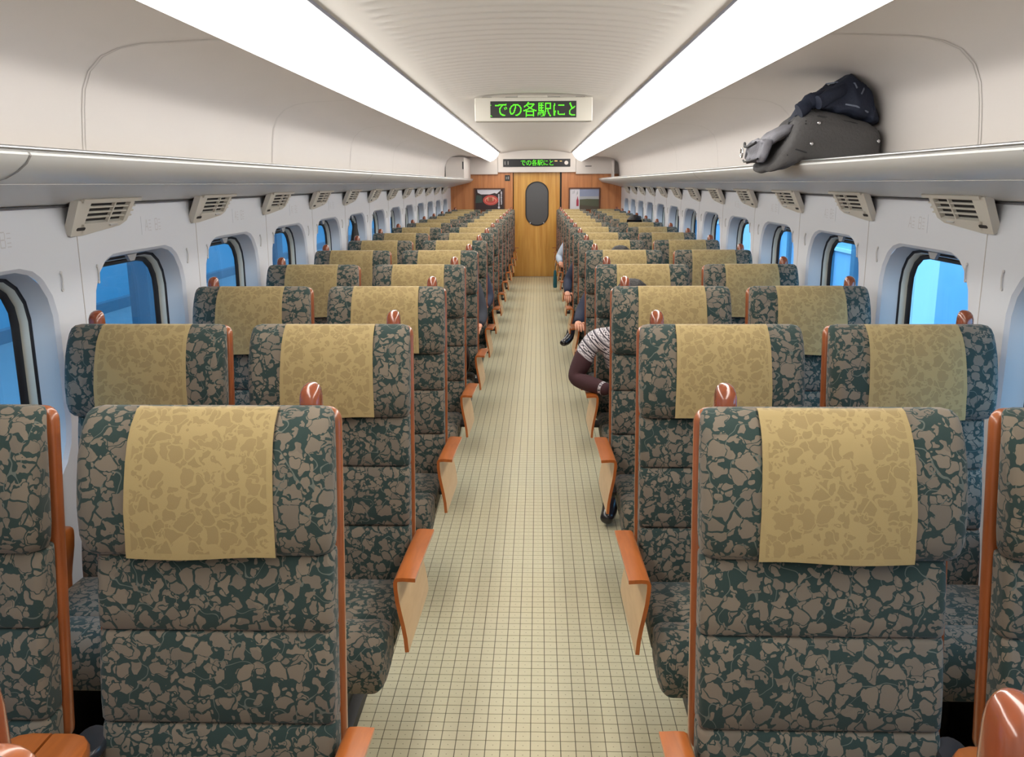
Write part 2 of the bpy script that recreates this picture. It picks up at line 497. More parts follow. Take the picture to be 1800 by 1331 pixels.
win_no = 0
for side, s in (('left', -1), ('right', 1)):
    wall = struct('wall_' + side, sided(B().box(0, .02, BACK, BAY0 - 2 * PITCH_Y, 0, 1.6).box(0, .02, BAY0 + 12 * PITCH_Y, END + .3, 0, 1.6), s).mesh('wall_' + side, 'white_panel', 0),
                  'white lining of the %s side wall with a row of windows' % side, (s * WX, 0, 0))
    pm = sided(wall_panel(-WOFF, PITCH_Y - WOFF, 0, 1.6), s).mesh('wall_panel', 'white_panel', 25)
    jm = sided(B().box(-.0012, .001, -.0016, .0016, 0.02, 1.5), s).mesh('panel_joint', 'soft_seam', 0)
    hk = B()
    for (y, z) in ((0, 0.02), (0, -0.035)):
        hk.tube([(-.004, y, z), (.002, y, z)], .006, 10)
    hk.tube([(-.003, 0, .02), (-.006, 0, .0), (-.003, 0, -.035)], .0028, 8)
    hm = sided(hk, s).mesh('coat_hook', 'reveal', 40)
    rev = sided(ring_part([rr_ring(.012, HW, HH, .18), rr_ring(.03, HW - .006, HH - .005, .172), rr_ring(.075, HW - .016, HH - .014, .162)]), s).mesh('reveal', 'reveal', 40)
    grv = sided(ring_part([rr_ring(.075, HW - .016, HH - .014, .162), rr_ring(.080, HW - .018, HH - .016, .16), rr_ring(.081, HW - .028, HH - .025, .152)]), s).mesh('gap_ring', 'groove', 20)
    frm = sided(ring_part([rr_ring(.080, HW - .028, HH - .025, .152), rr_ring(.083, HW - .030, HH - .027, .15), rr_ring(.108, HW - .036, HH - .034, .145)]), s).mesh('window_frame', 'frame_grey', 30)
    sel = sided(ring_part([rr_ring(.108, HW - .036, HH - .034, .145), rr_ring(.101, HW - .042, HH - .036, .14), rr_ring(.103, HW - .066, HH - .046, .125), rr_ring(.110, HW - .074, HH - .050, .12)]), s).mesh('rubber_seal', 'seal', 40)
    gl = B().loft([rr_ring(.109, HW - .072, HH - .048, .12), rr_ring(.114, HW - .072, HH - .048, .12)])
    glm = sided(gl, s).mesh('pane', 'glass', 0)
    tabb = B()
    tabb.loft([[(.045, y * 1.25, ZC + HH - .012), (.058, y * 1.25, ZC + HH - .012)] if 0 else
               [(.040 + .012 * q, y, z) for (y, z) in ((-.042, ZC + HH - .008), (.042, ZC + HH - .008), (.018, ZC + HH - .034), (-.018, ZC + HH - .034))] for q in (0, 1)])
    tbm = sided(tabb, s).mesh('blind_tab', 'tab', 0)
    for k in range(-2, 12):
        yc = BAY0 + WOFF + k * PITCH_Y
        obj('wall_panel', pm, wall, (0, yc, 0))
        obj('panel_joint', jm, wall, (0, BAY0 + k * PITCH_Y, 0))
        for dy in (-.128, .112):
            obj('coat_hook', hm, wall, (0, BAY0 + k * PITCH_Y + dy, 1.345))
        if k < -1:
            continue
        win_no += 1
        wo = tag(obj('window_%d' % win_no, rev, None, (s * WX, yc, 0)),
                 'rounded train window in the %s wall, %s from the camera' % (side, ORD[k + 2] if k < 11 else 'farthest'), kind='structure')
        for nm, mm in (('gap_ring', grv), ('window_frame', frm), ('rubber_seal', sel), ('pane', glm), ('blind_tab', tbm)):
            obj(nm, mm, wo)
    # blind reveals for the bay just behind the frame edge
    wo = tag(obj('window_%d' % (100 + (s > 0)), rev, None, (s * WX, BAY0 + WOFF - 2 * PITCH_Y, 0)), kind='structure')
    for nm, mm in (('gap_ring', grv), ('window_frame', frm), ('rubber_seal', sel), ('pane', glm)):
        obj(nm, mm, wo)

    # heater duct along the foot of the wall
    bb = struct('baseboard_' + side, B().box(min(s * 1.30, s * 1.499), max(s * 1.30, s * 1.499), BACK, END, 0.0005, .235).mesh('baseboard', 'duct', 0), 'dark heater duct along the foot of the %s wall' % side)
    obj('duct_edge', B().box(min(s * 1.294, s * 1.302), max(s * 1.294, s * 1.302), BACK, END, .222, .238).mesh('duct_edge', 'thin_gap', 0), bb)

    # upper wall behind the luggage rack, in panels
    prof = [(.80, 2.095), (1.02, 2.092), (1.22, 2.084), (1.30, 2.07), (1.36, 2.045), (1.405, 2.0), (1.428, 1.945), (1.438, 1.88), (1.446, 1.78), (1.45, 1.66)]
    up = tag(obj('wall_upper_' + side, None), 'warm white panels above the %s luggage rack' % side, kind='structure')
    seg = 2 * PITCH_Y
    n = 0
    y = BAY0 - 3 * seg
    while y < END:
        a, c = max(y, BACK), min(y + seg, END)
        if c > a:
            b = B()
            b.loft([[(s * x, yy, z) for x, z in prof] for yy in (a, c)], closed=False)
            obj('wall_panel', b.mesh('upper_panel', 'warm_panel', 60), up)
            if a > BACK:
                b = B()
                pp = [(x - .001 if x > 1.3 else x, z - (.001 if x < 1.43 else 0)) for x, z in prof]
                b.loft([[(s * x, yy, z) for x, z in pp] for yy in (a - .0022, a + .0022)], closed=False)
                b.loft([[(s * x, yy, z) for x, z in pp] for yy in (a + .016, a + .019)], closed=False)
                obj('panel_joint', b.mesh('panel_joint', 'soft_seam', 60), up)
        y += seg

    # luggage rack
    rack = thing('luggage_rack', 'long pale grey luggage rack along the %s wall' % side, 'luggage rack')
    rp = [(1.446, 1.675), (1.20, 1.700), (1.115, 1.716), (1.104, 1.716), (1.100, 1.708), (1.112, 1.690), (1.135, 1.672), (1.165, 1.657), (1.205, 1.647), (1.22, 1.6445), (1.30, 1.627), (1.42, 1.598), (1.498, 1.578)]
    ends = [BACK, 2.00, 2.0 + 4 * PITCH_Y, 2.0 + 8 * PITCH_Y, END]
    for a, c in zip(ends[:-1], ends[1:]):
        b = B(); b.loft([[(s * x, yy, z) for x, z in rp] for yy in (a, c)])
        obj('shelf', b.mesh('shelf', 'rack', 30), rack)
        if c < END:
            b = B(); q = [(x - .0015, z - .0015) for x, z in rp[2:11]]
            b.loft([[(s * x, yy, z) for x, z in q] for yy in (c - .004, c + .004)], closed=False)
            obj('joint_band', b.mesh('joint_band', 'seam', 60), rack)
    for (x, z, r) in ((1.102, 1.722, .0055), (1.118, 1.724, .0045)):
        b = B(); b.tube([(s * x, BACK, z), (s * x, END, z)], r, 8)
        obj('rail', b.mesh('rail', 'alu', 60), rack)
    b = B(); b.box(s * 1.2195 if s > 0 else -1.2225, 1.2225 if s > 0 else s * 1.2195, BACK, END, 1.6425, 1.6450)
    obj('crease_strip', b.mesh('crease_strip', 'rack', 0), rack)
    b = B(); b.box(min(s * 1.488, s * 1.5), max(s * 1.488, s * 1.5), BACK, END, 1.572, 1.5775)
    obj('shadow_gap', b.mesh('shadow_gap', 'thin_gap', 0), rack)

    # air vents under the rack
    pa, pb = (1.432, 1.594), (1.495, 1.478)          # top-front and wall-bottom of the vent face in section

    def vp(y, t, d=0.0):
        """point on the vent face: t from 0 (top) to 1 (bottom), d proud of the face"""
        nx, nz = -(pa[1] - pb[1]), -(pb[0] - pa[0])
        l = math.hypot(nx, nz)
        return (s * (pa[0] + (pb[0] - pa[0]) * t + nx / l * d), y, pa[1] + (pb[1] - pa[1]) * t + nz / l * d)

    def plate(b, y0, y1, t0, t1, d0, d1, y2=None, y3=None):
        y2 = y0 if y2 is None else y2; y3 = y1 if y3 is None else y3
        q = [vp(y0, t0, d1), vp(y1, t0, d1), vp(y3, t1, d1), vp(y2, t1, d1), vp(y0, t0, d0), vp(y1, t0, d0), vp(y3, t1, d0), vp(y2, t1, d0)]
        return b.add(q, [(0, 1, 2, 3), (7, 6, 5, 4), (0, 4, 5, 1), (1, 5, 6, 2), (2, 6, 7, 3), (3, 7, 4, 0)])
    bd = B()
    T0, T1, Y0, Y1 = .08, .66, .045, .335              # louvre opening
    plate(bd, -.045, Y0 - .02, 0, 1.0, -.02, .006, 0.0, Y0 + .03)
    plate(bd, Y0 - .02, Y0, 0, T1, -.02, .006, Y0 + .012, Y0 + .012)
    plate(bd, Y0, Y1, 0, T0, -.02, .006)
    q_ = [(Y0 - .01, T1), (Y1 + .03, T1), (Y1 - .01, .80), (Y0 + .03, 1.0)]
    bd.loft([[vp(y_, t_, d_) for y_, t_ in q_] for d_ in (-.02, .006)])
    plate(bd, Y1, Y1 + .03, 0, T1, -.02, .006)
    plate(bd, -.02, .40, -.06, .03, -.01, .012)
    bodym = bd.mesh('vent_body', 'vent', 0)
    inm = plate(B(), Y0 - .005, Y1 + .005, T0 - .02, T1 + .02, -.016, -.011).mesh('vent_inside', 'vent_dark', 0)
    slm = plate(B(), Y0, Y1, 0, .036, -.004, .003).mesh('slat', 'vent', 0)
    midm = plate(B(), (Y0 + Y1) / 2 + .03, (Y0 + Y1) / 2 + .038, T0, T1, -.006, .005).mesh('mullion', 'vent', 0)
    hb = B(); hb.loft([[vp(.02 + y, .80 + z * 7.0, d) for y, z in rrect(0, .055, -.006, .006, .006)] for d in (.005, .0075)])
    hom = hb.mesh('slot', 'vent_dark', 0)
    tbm2 = plate(B(), .24, .295, .72, .75, .005, .012).mesh('vent_tab', 'reveal', 0)
    finm = plate(B(), Y1 + .03, Y1 + .055, 0, .04, -.01, .004).mesh('fin', 'vent', 0)
    for k in range(-1, 13):
        y = 2.86 + k * PITCH_Y
        if y > END - .6:
            break
        v = thing('air_vent', 'beige slatted air vent under the %s rack, %s from the camera' % (side, ORD[k + 2]), 'air vent', (0, y, 0), 'air vents under the racks')
        v.location = (0, y, 0)
        obj('vent_body', bodym, v); obj('vent_inside', inm, v); obj('mullion', midm, v); obj('slot', hom, v)
        if k < 7:
            obj('vent_tab', tbm2, v)
        for i in range(3):
            t = T0 + .115 + i * .145
            p0 = vp(0, t); pz = vp(0, 0)
            obj('slat', slm, v, (p0[0] - pz[0], 0, p0[2] - pz[2]))
            if k < 5:
                obj('fin', finm, v, (p0[0] - pz[0], 0, p0[2] - pz[2]))

    # faint seat number plates below the vents
    for k in range(-1, 4):
        y = 3.60 + k * PITCH_Y - (.13 if s > 0 else .09)
        b = B(); b.box(-.0008, 0, -.10, .10, -.035, .035)
        pl = thing('seat_number_plate', 'faint seat number plate on the %s wall, %s from the camera' % (side, ORD[k + 2]), 'number plate', (s * (WX - .0002), y, 1.487), 'seat number plates')
        obj('plate', sided(b, s).mesh('plate', 'white_panel', 0), pl)
        def stroke(b, y0, z0, y1, z1, wd=.004):
            t = Vector((y1 - y0, z1 - z0)).normalized() * wd / 2
            q = [(-.0011, y0 - t.y, z0 + t.x), (-.0011, y0 + t.y, z0 - t.x), (-.0011, y1 + t.y, z1 - t.x), (-.0011, y1 - t.y, z1 + t.x)]
            b.add(q, [(0, 1, 2, 3)])
        fl = 1 if s < 0 else -1
        for (cx, ch) in ((-.055 * fl, 'A'), (.035 * fl, 'B')):
            b = B()
            if ch == 'A':
                stroke(b, cx - .014 * fl, -.022, cx, .022); stroke(b, cx, .022, cx + .014 * fl, -.022); stroke(b, cx - .008 * fl, -.006, cx + .008 * fl, -.006)
            else:
                stroke(b, cx - .012 * fl, -.022, cx - .012 * fl, .022)
                for z in (-.022, 0, .022):
                    stroke(b, cx - .012 * fl, z, cx + .010 * fl, z)
                for z in (-.020, .002):
                    stroke(b, cx + .011 * fl, z, cx + .011 * fl, z + .018)
            obj('lettering', sided(b, s).mesh('lettering', 'print', 0), pl)
            for z in (.018, .004, -.01, -.021):
                b = B(); stroke(b, cx + .02 * fl, z, cx + .04 * fl, z, .003)
                obj('small_print', sided(b, s).mesh('small_print', 'print', 0), pl)

    # light strip
    lp_in, lp_out = Vector((.618, 2.158)), Vector((.772, 2.006))
    nrm = Vector((-(lp_in.y - lp_out.y), -(lp_out.x - lp_in.x))).normalized()
    face = []
    for i in range(9):
        t = i / 8
        p = lp_in.lerp(lp_out, t) + nrm * (.03 * math.sin(math.pi * t) ** 0.8)
        face.append((p.x, p.y))
    sec = face + [(.798, 2.03), (.798, 2.16)]
    strip = thing('light_strip', 'long glowing white ceiling light strip %s of the aisle' % ('left' if s < 0 else 'right'), 'ceiling light', (0, 0, 0), 'ceiling light strips')
    y = -1.25
    while y < 15.2:
        c = min(y + 2.75, 15.25)
        rings = [[(s * x, yy, z) for x, z in sec] for yy in (y + .002, c - .002)]
        if c > 15.2:
            mid = Vector((.74, 2.10))
            for q, yy in ((.85, 15.33), (.55, 15.38)):
                rings.append([(s * (mid.x + (x - mid.x) * q), yy, mid.y + (z - mid.y) * q) for x, z in sec])
        obj('diffuser', B().loft(rings).mesh('diffuser', 'lamp', 60), strip)
        y = c
    b = B(); b.box(min(s * .604, s * .616), max(s * .604, s * .616), -1.25, 15.25, 2.143, 2.170)
    obj('edge_trim', b.mesh('edge_trim', 'lamp_trim', 0), strip)
    b = B(); b.box(min(s * .80, s * .82), max(s * .80, s * .82), BACK, END, 2.038, 2.17)
    obj('housing', b.mesh('housing', 'ceiling', 0), strip)

# ------------------------------------------------------------------ ceiling with cross ribs
def arch(x):
    return 2.205 - 0.05 * (abs(x) / 0.6) ** 2.2


ceil = tag(obj('ceiling', None), 'off-white arched ceiling with fine cross ribs', kind='structure')
RP = 0.112
XS = [-.61, -.56, -.52, -.49, -.47, -.44, -.40, -.32, -.22, -.11, 0, .11, .22, .32, .40, .44, .47, .49, .52, .56, .61]
y = BACK
k = 0
while y < 5.84:
    c = min(y + 1.04 * 2, 5.84)
    rings = []
    n = max(2, int((c - y) / RP * 10))
    for i in range(n + 1):
        yy = y + (c - y) * i / n
        ph = math.sin(2 * math.pi * yy / RP)
        rings.append([(x, yy, arch(x) + (0.008 * max(-0.7, ph) * (1 if abs(x) < .45 else max(0, (.485 - abs(x)) / .035)) if abs(x) < .485 else 0)) for x in XS])
    obj('ceiling_panel', B().loft(rings, closed=False).mesh('ceiling_panel', 'ceiling', 60), ceil)
    y = c
b = B(); b.loft([[(x, yy, arch(x)) for x in XS] for yy in (5.84, 10.0, END)], closed=False)
obj('ceiling_panel', b.mesh('ceiling_panel', 'ceiling', 60), ceil)
for s in (-1, 1):
    b = B(); b.loft([[(s * .61, yy, 2.153), (s * .63, yy, 2.19), (s * .86, yy, 2.19), (s * .86, yy, 2.09)] for yy in (BACK, END)], closed=False)
    obj('cove', b.mesh('cove', 'ceiling', 0), ceil)

# outer body, closes the car to daylight
rf = [(-1.5, 1.60), (-1.66, 1.45), (-1.66, 2.0), (-1.25, 2.36), (1.25, 2.36), (1.66, 2.0), (1.66, 1.45), (1.5, 1.60)]
struct('roof', B().loft([[(x, yy, z) for x, z in rf] for yy in (BACK, END + .3)], closed=False).mesh('roof', 'white_panel', 0), 'outer roof of the railway car')
struct('wall_back_added', B().box(-1.66, 1.66, BACK - .1, BACK, -.06, 2.36).mesh('wall_back_added', 'white_panel', 0), 'plain unseen wall added behind the viewer to enclose the light')  # unseen wall added to keep light in; the real car runs on

# ------------------------------------------------------------------ end wall, door, posters, displays
we = struct('wall_end', B().box(-1.66, 1.66, END + .16, END + .3, -.06, 2.36).mesh('wall_end', 'black', 0), 'wood panelled end wall of the car')
DX0, DX1 = -.39, .425
for x0, x1, jn in ((-1.5, DX0 - .012, (-.95,)), (DX1 + .03, 1.5, (.98,))):
    edges = [x0] + list(jn) + [x1]
    for a, c in zip(edges[:-1], edges[1:]):
        obj('wood_panel', B().box(a + .001, c - .001, END, END + .05, 0, 1.86).mesh('wood_panel', 'wall_wood', 0), we)
for a, c, z0 in ((-1.5, -.665, 1.80), (-.66, .695, 1.832), (.70, 1.5, 1.80)):
    b = B(); b.loft([[(x, y, z) for x, z in rrect(a, c, z0, 2.24, .008)] for y in (END - .05, END + .05)])
    obj('header_panel', b.mesh('header_panel', 'warm_panel', 0), we)
obj('header_slot', B().box(.86, .97, END - .053, END - .045, 1.925, 1.937).mesh('header_slot', 'groove', 0), we)
dd = struct('door_1', None, 'yellow-brown wooden sliding door with an oval dark window')
obj('door_slab', B().box(DX0, DX1, END + .06, END + .10, 0, 1.84).mesh('door_slab', 'door_wood', 0), dd)
dcx = (DX0 + DX1) / 2 + .005
r0 = [rrect(dcx - .205, dcx + .205, .905, 1.675, .20, 9), rrect(dcx - .188, dcx + .188, .925, 1.655, .185, 9)]
b = B(); b.loft([[(x, END + .058, z) for x, z in r0[0]], [(x, END + .050, z) for x, z in r0[0]], [(x, END + .050, z) for x, z in r0[1]], [(x, END + .058, z) for x, z in r0[1]]], caps=False)
obj('window_rim', b.mesh('window_rim', 'seal', 30), dd)
b = B(); b.loft([[(x, y, z) for x, z in r0[1]] for y in (END + .059, END + .054)])
obj('door_pane', b.mesh('door_pane', 'door_glass', 0), dd)
for x in (dcx - .12, dcx + .12):
    b = B(); b.tube([(x, END + .05, .955), (x, END + .044, .955)], .012, 10)
    obj('bolt', b.mesh('bolt', 'alu', 40), dd)
obj('door_edge', B().box(DX1, DX1 + .03, END + .055, END + .1, 0, 1.84).mesh('door_edge', 'seal', 0), dd)
obj('door_sill', B().box(DX0, DX1 + .03, END, END + .1, 0, .004).mesh('door_sill', 'alu', 0), dd)


def led(me_name, x0, z0, x1, z1, cell, yy, glyphs, parent, first=0, rowh=None):
    rowh = rowh or cell
    for gi, hx in enumerate(glyphs):
        b = B()
        for r in range(24):
            bits = int(hx[r * 6:r * 6 + 6], 16)
            for q in range(24):
                if bits >> (23 - q) & 1:
                    x = x0 + (gi * 24 + q) * cell; z = z1 - r * rowh
                    if x + cell > x1:
                        continue
                    b.add([(x + cell * .10, yy, z - rowh * .90), (x + cell * .90, yy, z - rowh * .90), (x + cell * .90, yy, z - rowh * .10), (x + cell * .10, yy, z - rowh * .10)], [(0, 1, 2, 3)])
        obj('lettering', b.mesh(me_name, 'led_green', 0), parent)


GL = ['00000000000000000000000800fff83ffff83f8600001c0000181800304c007064006034006020006000006000006000007000003000003800001f00000fe00003e0000000000000', '00000000000000000000000000ff8001ffc00798f00e18300c181818181c38380c30300c30300c30700c30600c30601c38e01819c0381f80700f01e0000fc0000f00000000000000', '00000000e00000c00001ffe003fff00700e01f81c038c380307700003e00007e0001e7800f81f07e007e77ffee07ffe006006006006006006006006007ffe007ffe0060060040000', '0000000000003fe7fe3307fe3306063fc6063fe6063306063306063fe6063fc7fe3307fe3306603fe6603fe660016e603fec306aec306a6c386a6c1848780c40780e03d006000000', '0000000000000000000c00000c00000c1ff81c1ff81800001800001800001800001800001800001800001a20001e30001e30001c30001c30041c3ffc1c0ffc1c0000000000000000', '0000000000000300000700000300000380200180f001c3c000cf0000fc0000780000e00001800003000006000006000006000006000006000007803803fff800fff0000000000000']
# hanging display
LY = 5.85
hd = thing('hanging_display', 'white box hanging from the ceiling with scrolling green Japanese text', 'display', (0.011, LY, 2.03))
b = B(); b.loft([[(x, y, z) for x, z in rrect(-.377 + i, .377 - i, 0 + i, .148 - i, .008)] for y, i in ((0, .004), (.004, 0), (.085, 0), (.09, .004))])
obj('case', b.mesh('case', 'vent', 30), hd)
obj('screen', B().box(-.276, .274, -.003, .004, .022, .124).mesh('screen', 'screen', 0), hd)
led('lettering', -.254, .024, .270, .122, .0925 / 24, -.0045, GL, hd, rowh=.0965 / 24)
b = B()
for (x, z) in ((-.2745, .098), (-.2745, .034), (-.270, .029)):
    b.box(x, x + .004, -.0055, -.003, z, z + .004)
obj('lettering', b.mesh('dots', 'led_green', 0), hd)
for x0, x1 in ((-.33, -.27), (-.18, -.10), (.09, .17), (.27, .33)):
    obj('ceiling_bracket', B().box(x0, x1, .02, .07, .146, .1535).mesh('ceiling_bracket', 'seam', 0), hd)
obj('ceiling_plate', B().box(-.1, .09, .015, .075, .146, .160).mesh('ceiling_plate', 'vent', 0), hd)
# display above the door
ed = thing('door_display', 'narrow black display above the end door with green text', 'display', (0.016, END - .05, 1.99))
b = B(); b.loft([[(x, y, z) for x, z in rrect(-.585, .585, -.066, .066, .006)] for y in (-.012, .002)])
obj('screen', b.mesh('screen', 'seal', 0), ed)
led('lettering', -.285, -.06, .56, .058, .098 / 24, -.0135, GL, ed, rowh=.108 / 24)
b = B()
for i in range(12):
    a = 2 * math.pi * i / 12
b.loft([[(.515 + .034 * math.cos(a * math.pi / 8), y, .034 * math.sin(a * math.pi / 8)) for a in range(16)] for y in (-.0135, -.012)])
obj('clock_dot', b.mesh('clock_dot', 'warm_panel', 0), ed)
obj('lamp_mark', B().box(.31, .36, -.0135, -.012, .022, .04).box(.40, .44, -.0135, -.012, .02, .034).mesh('lamp_mark', 'led_amber', 0), ed)
obj('lamp_mark', B().box(-.56, -.545, -.0135, -.012, -.03, .03).box(-.505, -.49, -.0135, -.012, -.03, .03).mesh('lamp_mark', 'seam', 0), ed)

# posters
M['poster_frame'] = wood('poster_frame_wood', (88, 50, 30), (112, 66, 40), scale=(20, 20, 2))
for nm, rgb in (('p_dark', (58, 44, 46)), ('p_green', (66, 84, 78)), ('p_white', (226, 224, 232)), ('p_red', (206, 84, 76)), ('p_pink', (232, 150, 130)), ('p_brown', (168, 96, 72)), ('p_sky', (150, 160, 188)),
                ('p_haze', (178, 182, 186)), ('p_field', (92, 96, 76)), ('p_soil', (88, 80, 66)), ('p_bottle', (176, 60, 84)), ('p_cream', (214, 188, 150))):
    M[nm] = mat(nm, rgb, 0.5)


def poster(name, label, x0, x1, z0, z1):
    t = thing(name, label, 'poster', ((x0 + x1) / 2, END, (z0 + z1) / 2), 'posters on the end wall')
    w, h, f = (x1 - x0) / 2, (z1 - z0) / 2, .022
    for a in ((-w, w, h - f, h), (-w, w, -h, -h + f), (-w, -w + f, -h + f, h - f), (w - f, w, -h + f, h - f)):
        obj('frame_bar', B().box(a[0], a[1], -.024, 0, a[2], a[3]).mesh('frame_bar', 'poster_frame', 0), t)
    return t, w - f, h - f


def flat(t, name, pts, m, d):
    b = B(); b.loft([[(x, -.008 - d, z) for x, z in pts], [(x, -.008 - d + .0008, z) for x, z in pts]])
    return obj(name, b.mesh(name, m, 0), t)


def ell(cx, cz, a, c, n=20):
    return [(cx + a * math.cos(2 * math.pi * i / n), cz + c * math.sin(2 * math.pi * i / n)) for i in range(n)]


t, w_, h_ = poster('food_poster', 'framed dark poster with a red oval dish and white lettering', -1.085, -.545, 1.165, 1.565)
flat(t, 'print', [(-w_, -h_), (w_, -h_), (w_, h_), (-w_, h_)], 'p_dark', 0)
flat(t, 'print', [(-w_ + .0, -.06), (-w_ + .12, -.05), (-w_ + .11, .07), (-w_ + .02, .08)], 'p_green', .001)
flat(t, 'print', [(-w_ + .03, h_), (-w_ + .04, .12), (-w_ + .10, .09), (.0, .09), (.09, .115), (.13, .10), (.16, .13), (.2, .16), (.2, h_)], 'p_white', .001)
flat(t, 'print', ell(.02, -.01, .135, .088), 'p_red', .002)
flat(t, 'print', ell(.02, -.01, .105, .06), 'p_pink', .003)
flat(t, 'print', ell(.02, -.02, .088, .045), 'p_red', .004)
flat(t, 'print', [(-.02, -.04), (.05, -.04), (.05, .04), (-.02, .04)], 'p_brown', .005)
flat(t, 'print', [(-.035, -.02), (-.02, -.02), (-.02, .045), (-.035, .045)], 'p_cream', .006)
flat(t, 'print', [(.055, -.02), (.07, -.02), (.07, .045), (.055, .045)], 'p_cream', .006)
random.seed(3)
for cx, z0, n in ((.165, .085, 9), (.208, .13, 10)):
    for i in range(n):
        z = z0 - i * .023
        flat(t, 'lettering', [(cx - .010 + random.uniform(-.004, .004), z - .009), (cx + .010 + random.uniform(-.003, .006), z - .009), (cx + .010, z + .008), (cx - .008 + random.uniform(-.003, .003), z + .009)], 'p_white', .006)
flat(t, 'lettering', ell(.165, -.135, .018, .022, 12), 'p_white', .006)
t, w_, h_ = poster('landscape_poster', 'framed poster with a red bottle on white beside a grassy landscape', .578, 1.132, 1.168, 1.568)
flat(t, 'print', [(-w_, -h_), (-.085, -h_), (-.085, h_), (-w_, h_)], 'p_white', 0)
flat(t, 'print', [(-.085, -.02), (w_, -.02), (w_, h_), (-.085, h_)], 'p_sky', 0)
flat(t, 'print', [(-.085, .0), (w_, .0), (w_, .05), (-.085, .045)], 'p_haze', .001)
flat(t, 'print', [(-.085, -h_), (w_, -h_), (w_, -.0), (.05, .004), (-.085, -.006)], 'p_field', .002)
flat(t, 'print', [(-.085, -h_), (w_, -h_), (w_, -.13), (-.085, -.10)], 'p_soil', .003)
flat(t, 'print', [(-.14, -.12), (-.10, -.12), (-.10, -.02), (-.112, .01), (-.116, .045), (-.124, .045), (-.128, .01), (-.14, -.02)], 'p_bottle', .004)
for cx, z in ((-.20, .12), (-.18, .13), (-.12, .12), (-.13, .10)):
    flat(t, 'lettering', [(cx - .006, z - .03), (cx + .004, z - .03), (cx + .006, z + .02), (cx - .004, z + .02)], 'p_haze', .004)
sg = thing('small_sign', 'small dark square sign left of the end door', 'sign', (-.497, END, 1.735))
b = B(); b.loft([[(x, y, z) for x, z in rrect(-.045, .045, -.05, .05, .006)] for y in (0, -.008)])
obj('plate', b.mesh('plate', 'screen', 0), sg)
obj('mark', B().box(-.025, -.012, -.0095, -.008, -.022, .022).box(.006, .024, -.0095, -.008, -.022, .026).mesh('mark', 'seam', 0), sg)
# cabinet at the far end of the left rack
cb = thing('equipment_cabinet', 'white box cabinet standing on the far end of the left rack', 'cabinet', (-1.285, 14.3, 1.715))
b = B(); b.loft([[(x, y, z) for x, z in rrect(-.145, .145, 0, .34, .008)] for y in (0, END - .06 - 14.3)])
obj('case', b.mesh('case', 'warm_panel', 30), cb)
b = B(); b.loft([[(-.151 + .003 * 0, y, z) for y, z in rrect(-.012, .02, .0, .30, .008)], [(-.146, y, z) for y, z in rrect(-.012, .02, 0, .30, .008)]])
obj('side_trim', b.mesh('side_trim', 'seam', 0), cb)
b = B(); b.loft([[(x, y, z) for x, z in rrect(.122, .14, .15, .27, .009)] for y in (0.001, -.003)])
obj('handle_slot', b.mesh('handle_slot', 'groove', 0), cb)
ps = thing('rack_end_post', 'narrow white upright panel at the far end of the right rack', 'panel', (1.33, 15.5, 1.70))
b = B(); b.loft([[(x, y, z) for x, z in rrect(-.018, .018, 0, .32, .004)] for y in (0, .20)])
obj('post', b.mesh('post', 'warm_panel', 30), ps)

# ------------------------------------------------------------------ outside the windows
M['station_blue'] = mat('station_wall_paint', (84, 128, 146), 0.8, var=0.12, vscale=0.5)
M['station_dark'] = mat('station_steel', (70, 90, 104), 0.7)
M['concrete'] = mat('platform_concrete', (96, 106, 112), 0.9, var=0.08)
M['pale_blue'] = mat('pale_blue_cladding', (176, 204, 226), 0.7, var=0.06)
M['white_paint'] = mat('white_paint', (236, 238, 238), 0.7)
st = thing('platform_left', 'concrete platform outside the left windows', 'platform', (-3.6, 0, -0.25))
obj('slab', B().box(-3.2, 1.6, -12, 70, -.3, 0).mesh('slab', 'concrete', 0), st)
sw = thing('station_wall', 'blue-grey station wall seen through the left windows', 'wall', (-6.6, 0, -0.25))
b = B(); b.box(-.2, 0, -12, 70, 0, 4.6)
obj('wall_face', b.mesh('wall_face', 'station_blue', 0), sw)
obj('wall_base', B().box(0, .12, -12, 70, 0, .16).mesh('wall_base', 'station_dark', 0), sw)
for k in range(9):
    y = 5.0 + k * 5.2
    c = thing('platform_column', 'steel column on the left platform, %s from the camera' % ORD[k + 1], 'column', (-4.6, y, -0.25), 'platform columns')
    obj('shaft', B().box(-.11, .11, -.16, .16, 0, 3.6).mesh('shaft', 'station_dark', 0), c)
    obj('foot', B().box(-.18, .18, -.24, .24, 0, .15).mesh('foot', 'concrete', 0), c)
gr = thing('track_bed', 'grey ground outside the right windows', 'ground', (0, 0, -1.2))
obj('ground_slab', B().box(-40, 60, -20, 120, -.2, 0).mesh('ground_slab', 'concrete', 0), gr)
for k in range(6):
    y = 2.0 + k * 7.5
    c = thing('station_building', 'pale blue building outside the right windows, %s from the camera' % ORD[k + 1], 'building', (6.5 + (k % 2) * 1.2, y, -1.2), 'buildings beyond the right windows')
    obj('wall_face', B().box(0, 4, 0, 4.4, 0, 5.2).mesh('wall_face', 'pale_blue', 0), c)
    for z in (1.4, 2.6, 3.8):
        obj('ledge', B().box(-.06, 0, -.05, 4.45, z, z + .07).mesh('ledge', 'white_paint', 0), c)
    for yy in (.9, 2.4, 3.7):
        obj('pilaster', B().box(-.1, 0, yy, yy + .22, 0, 5.2).mesh('pilaster', 'station_blue', 0), c)
    p = thing('white_mast', 'white post outside the right windows, %s from the camera' % ORD[k + 1], 'post', (4.2, y + 7.95, -1.2), 'posts beyond the right windows')
    obj('shaft', B().box(-.12, .12, -.45, .45, 0, 5).mesh('shaft', 'white_paint', 0), p)
    obj('foot', B().box(-.25, .25, -.6, .6, 0, .3).mesh('foot', 'concrete', 0), p)

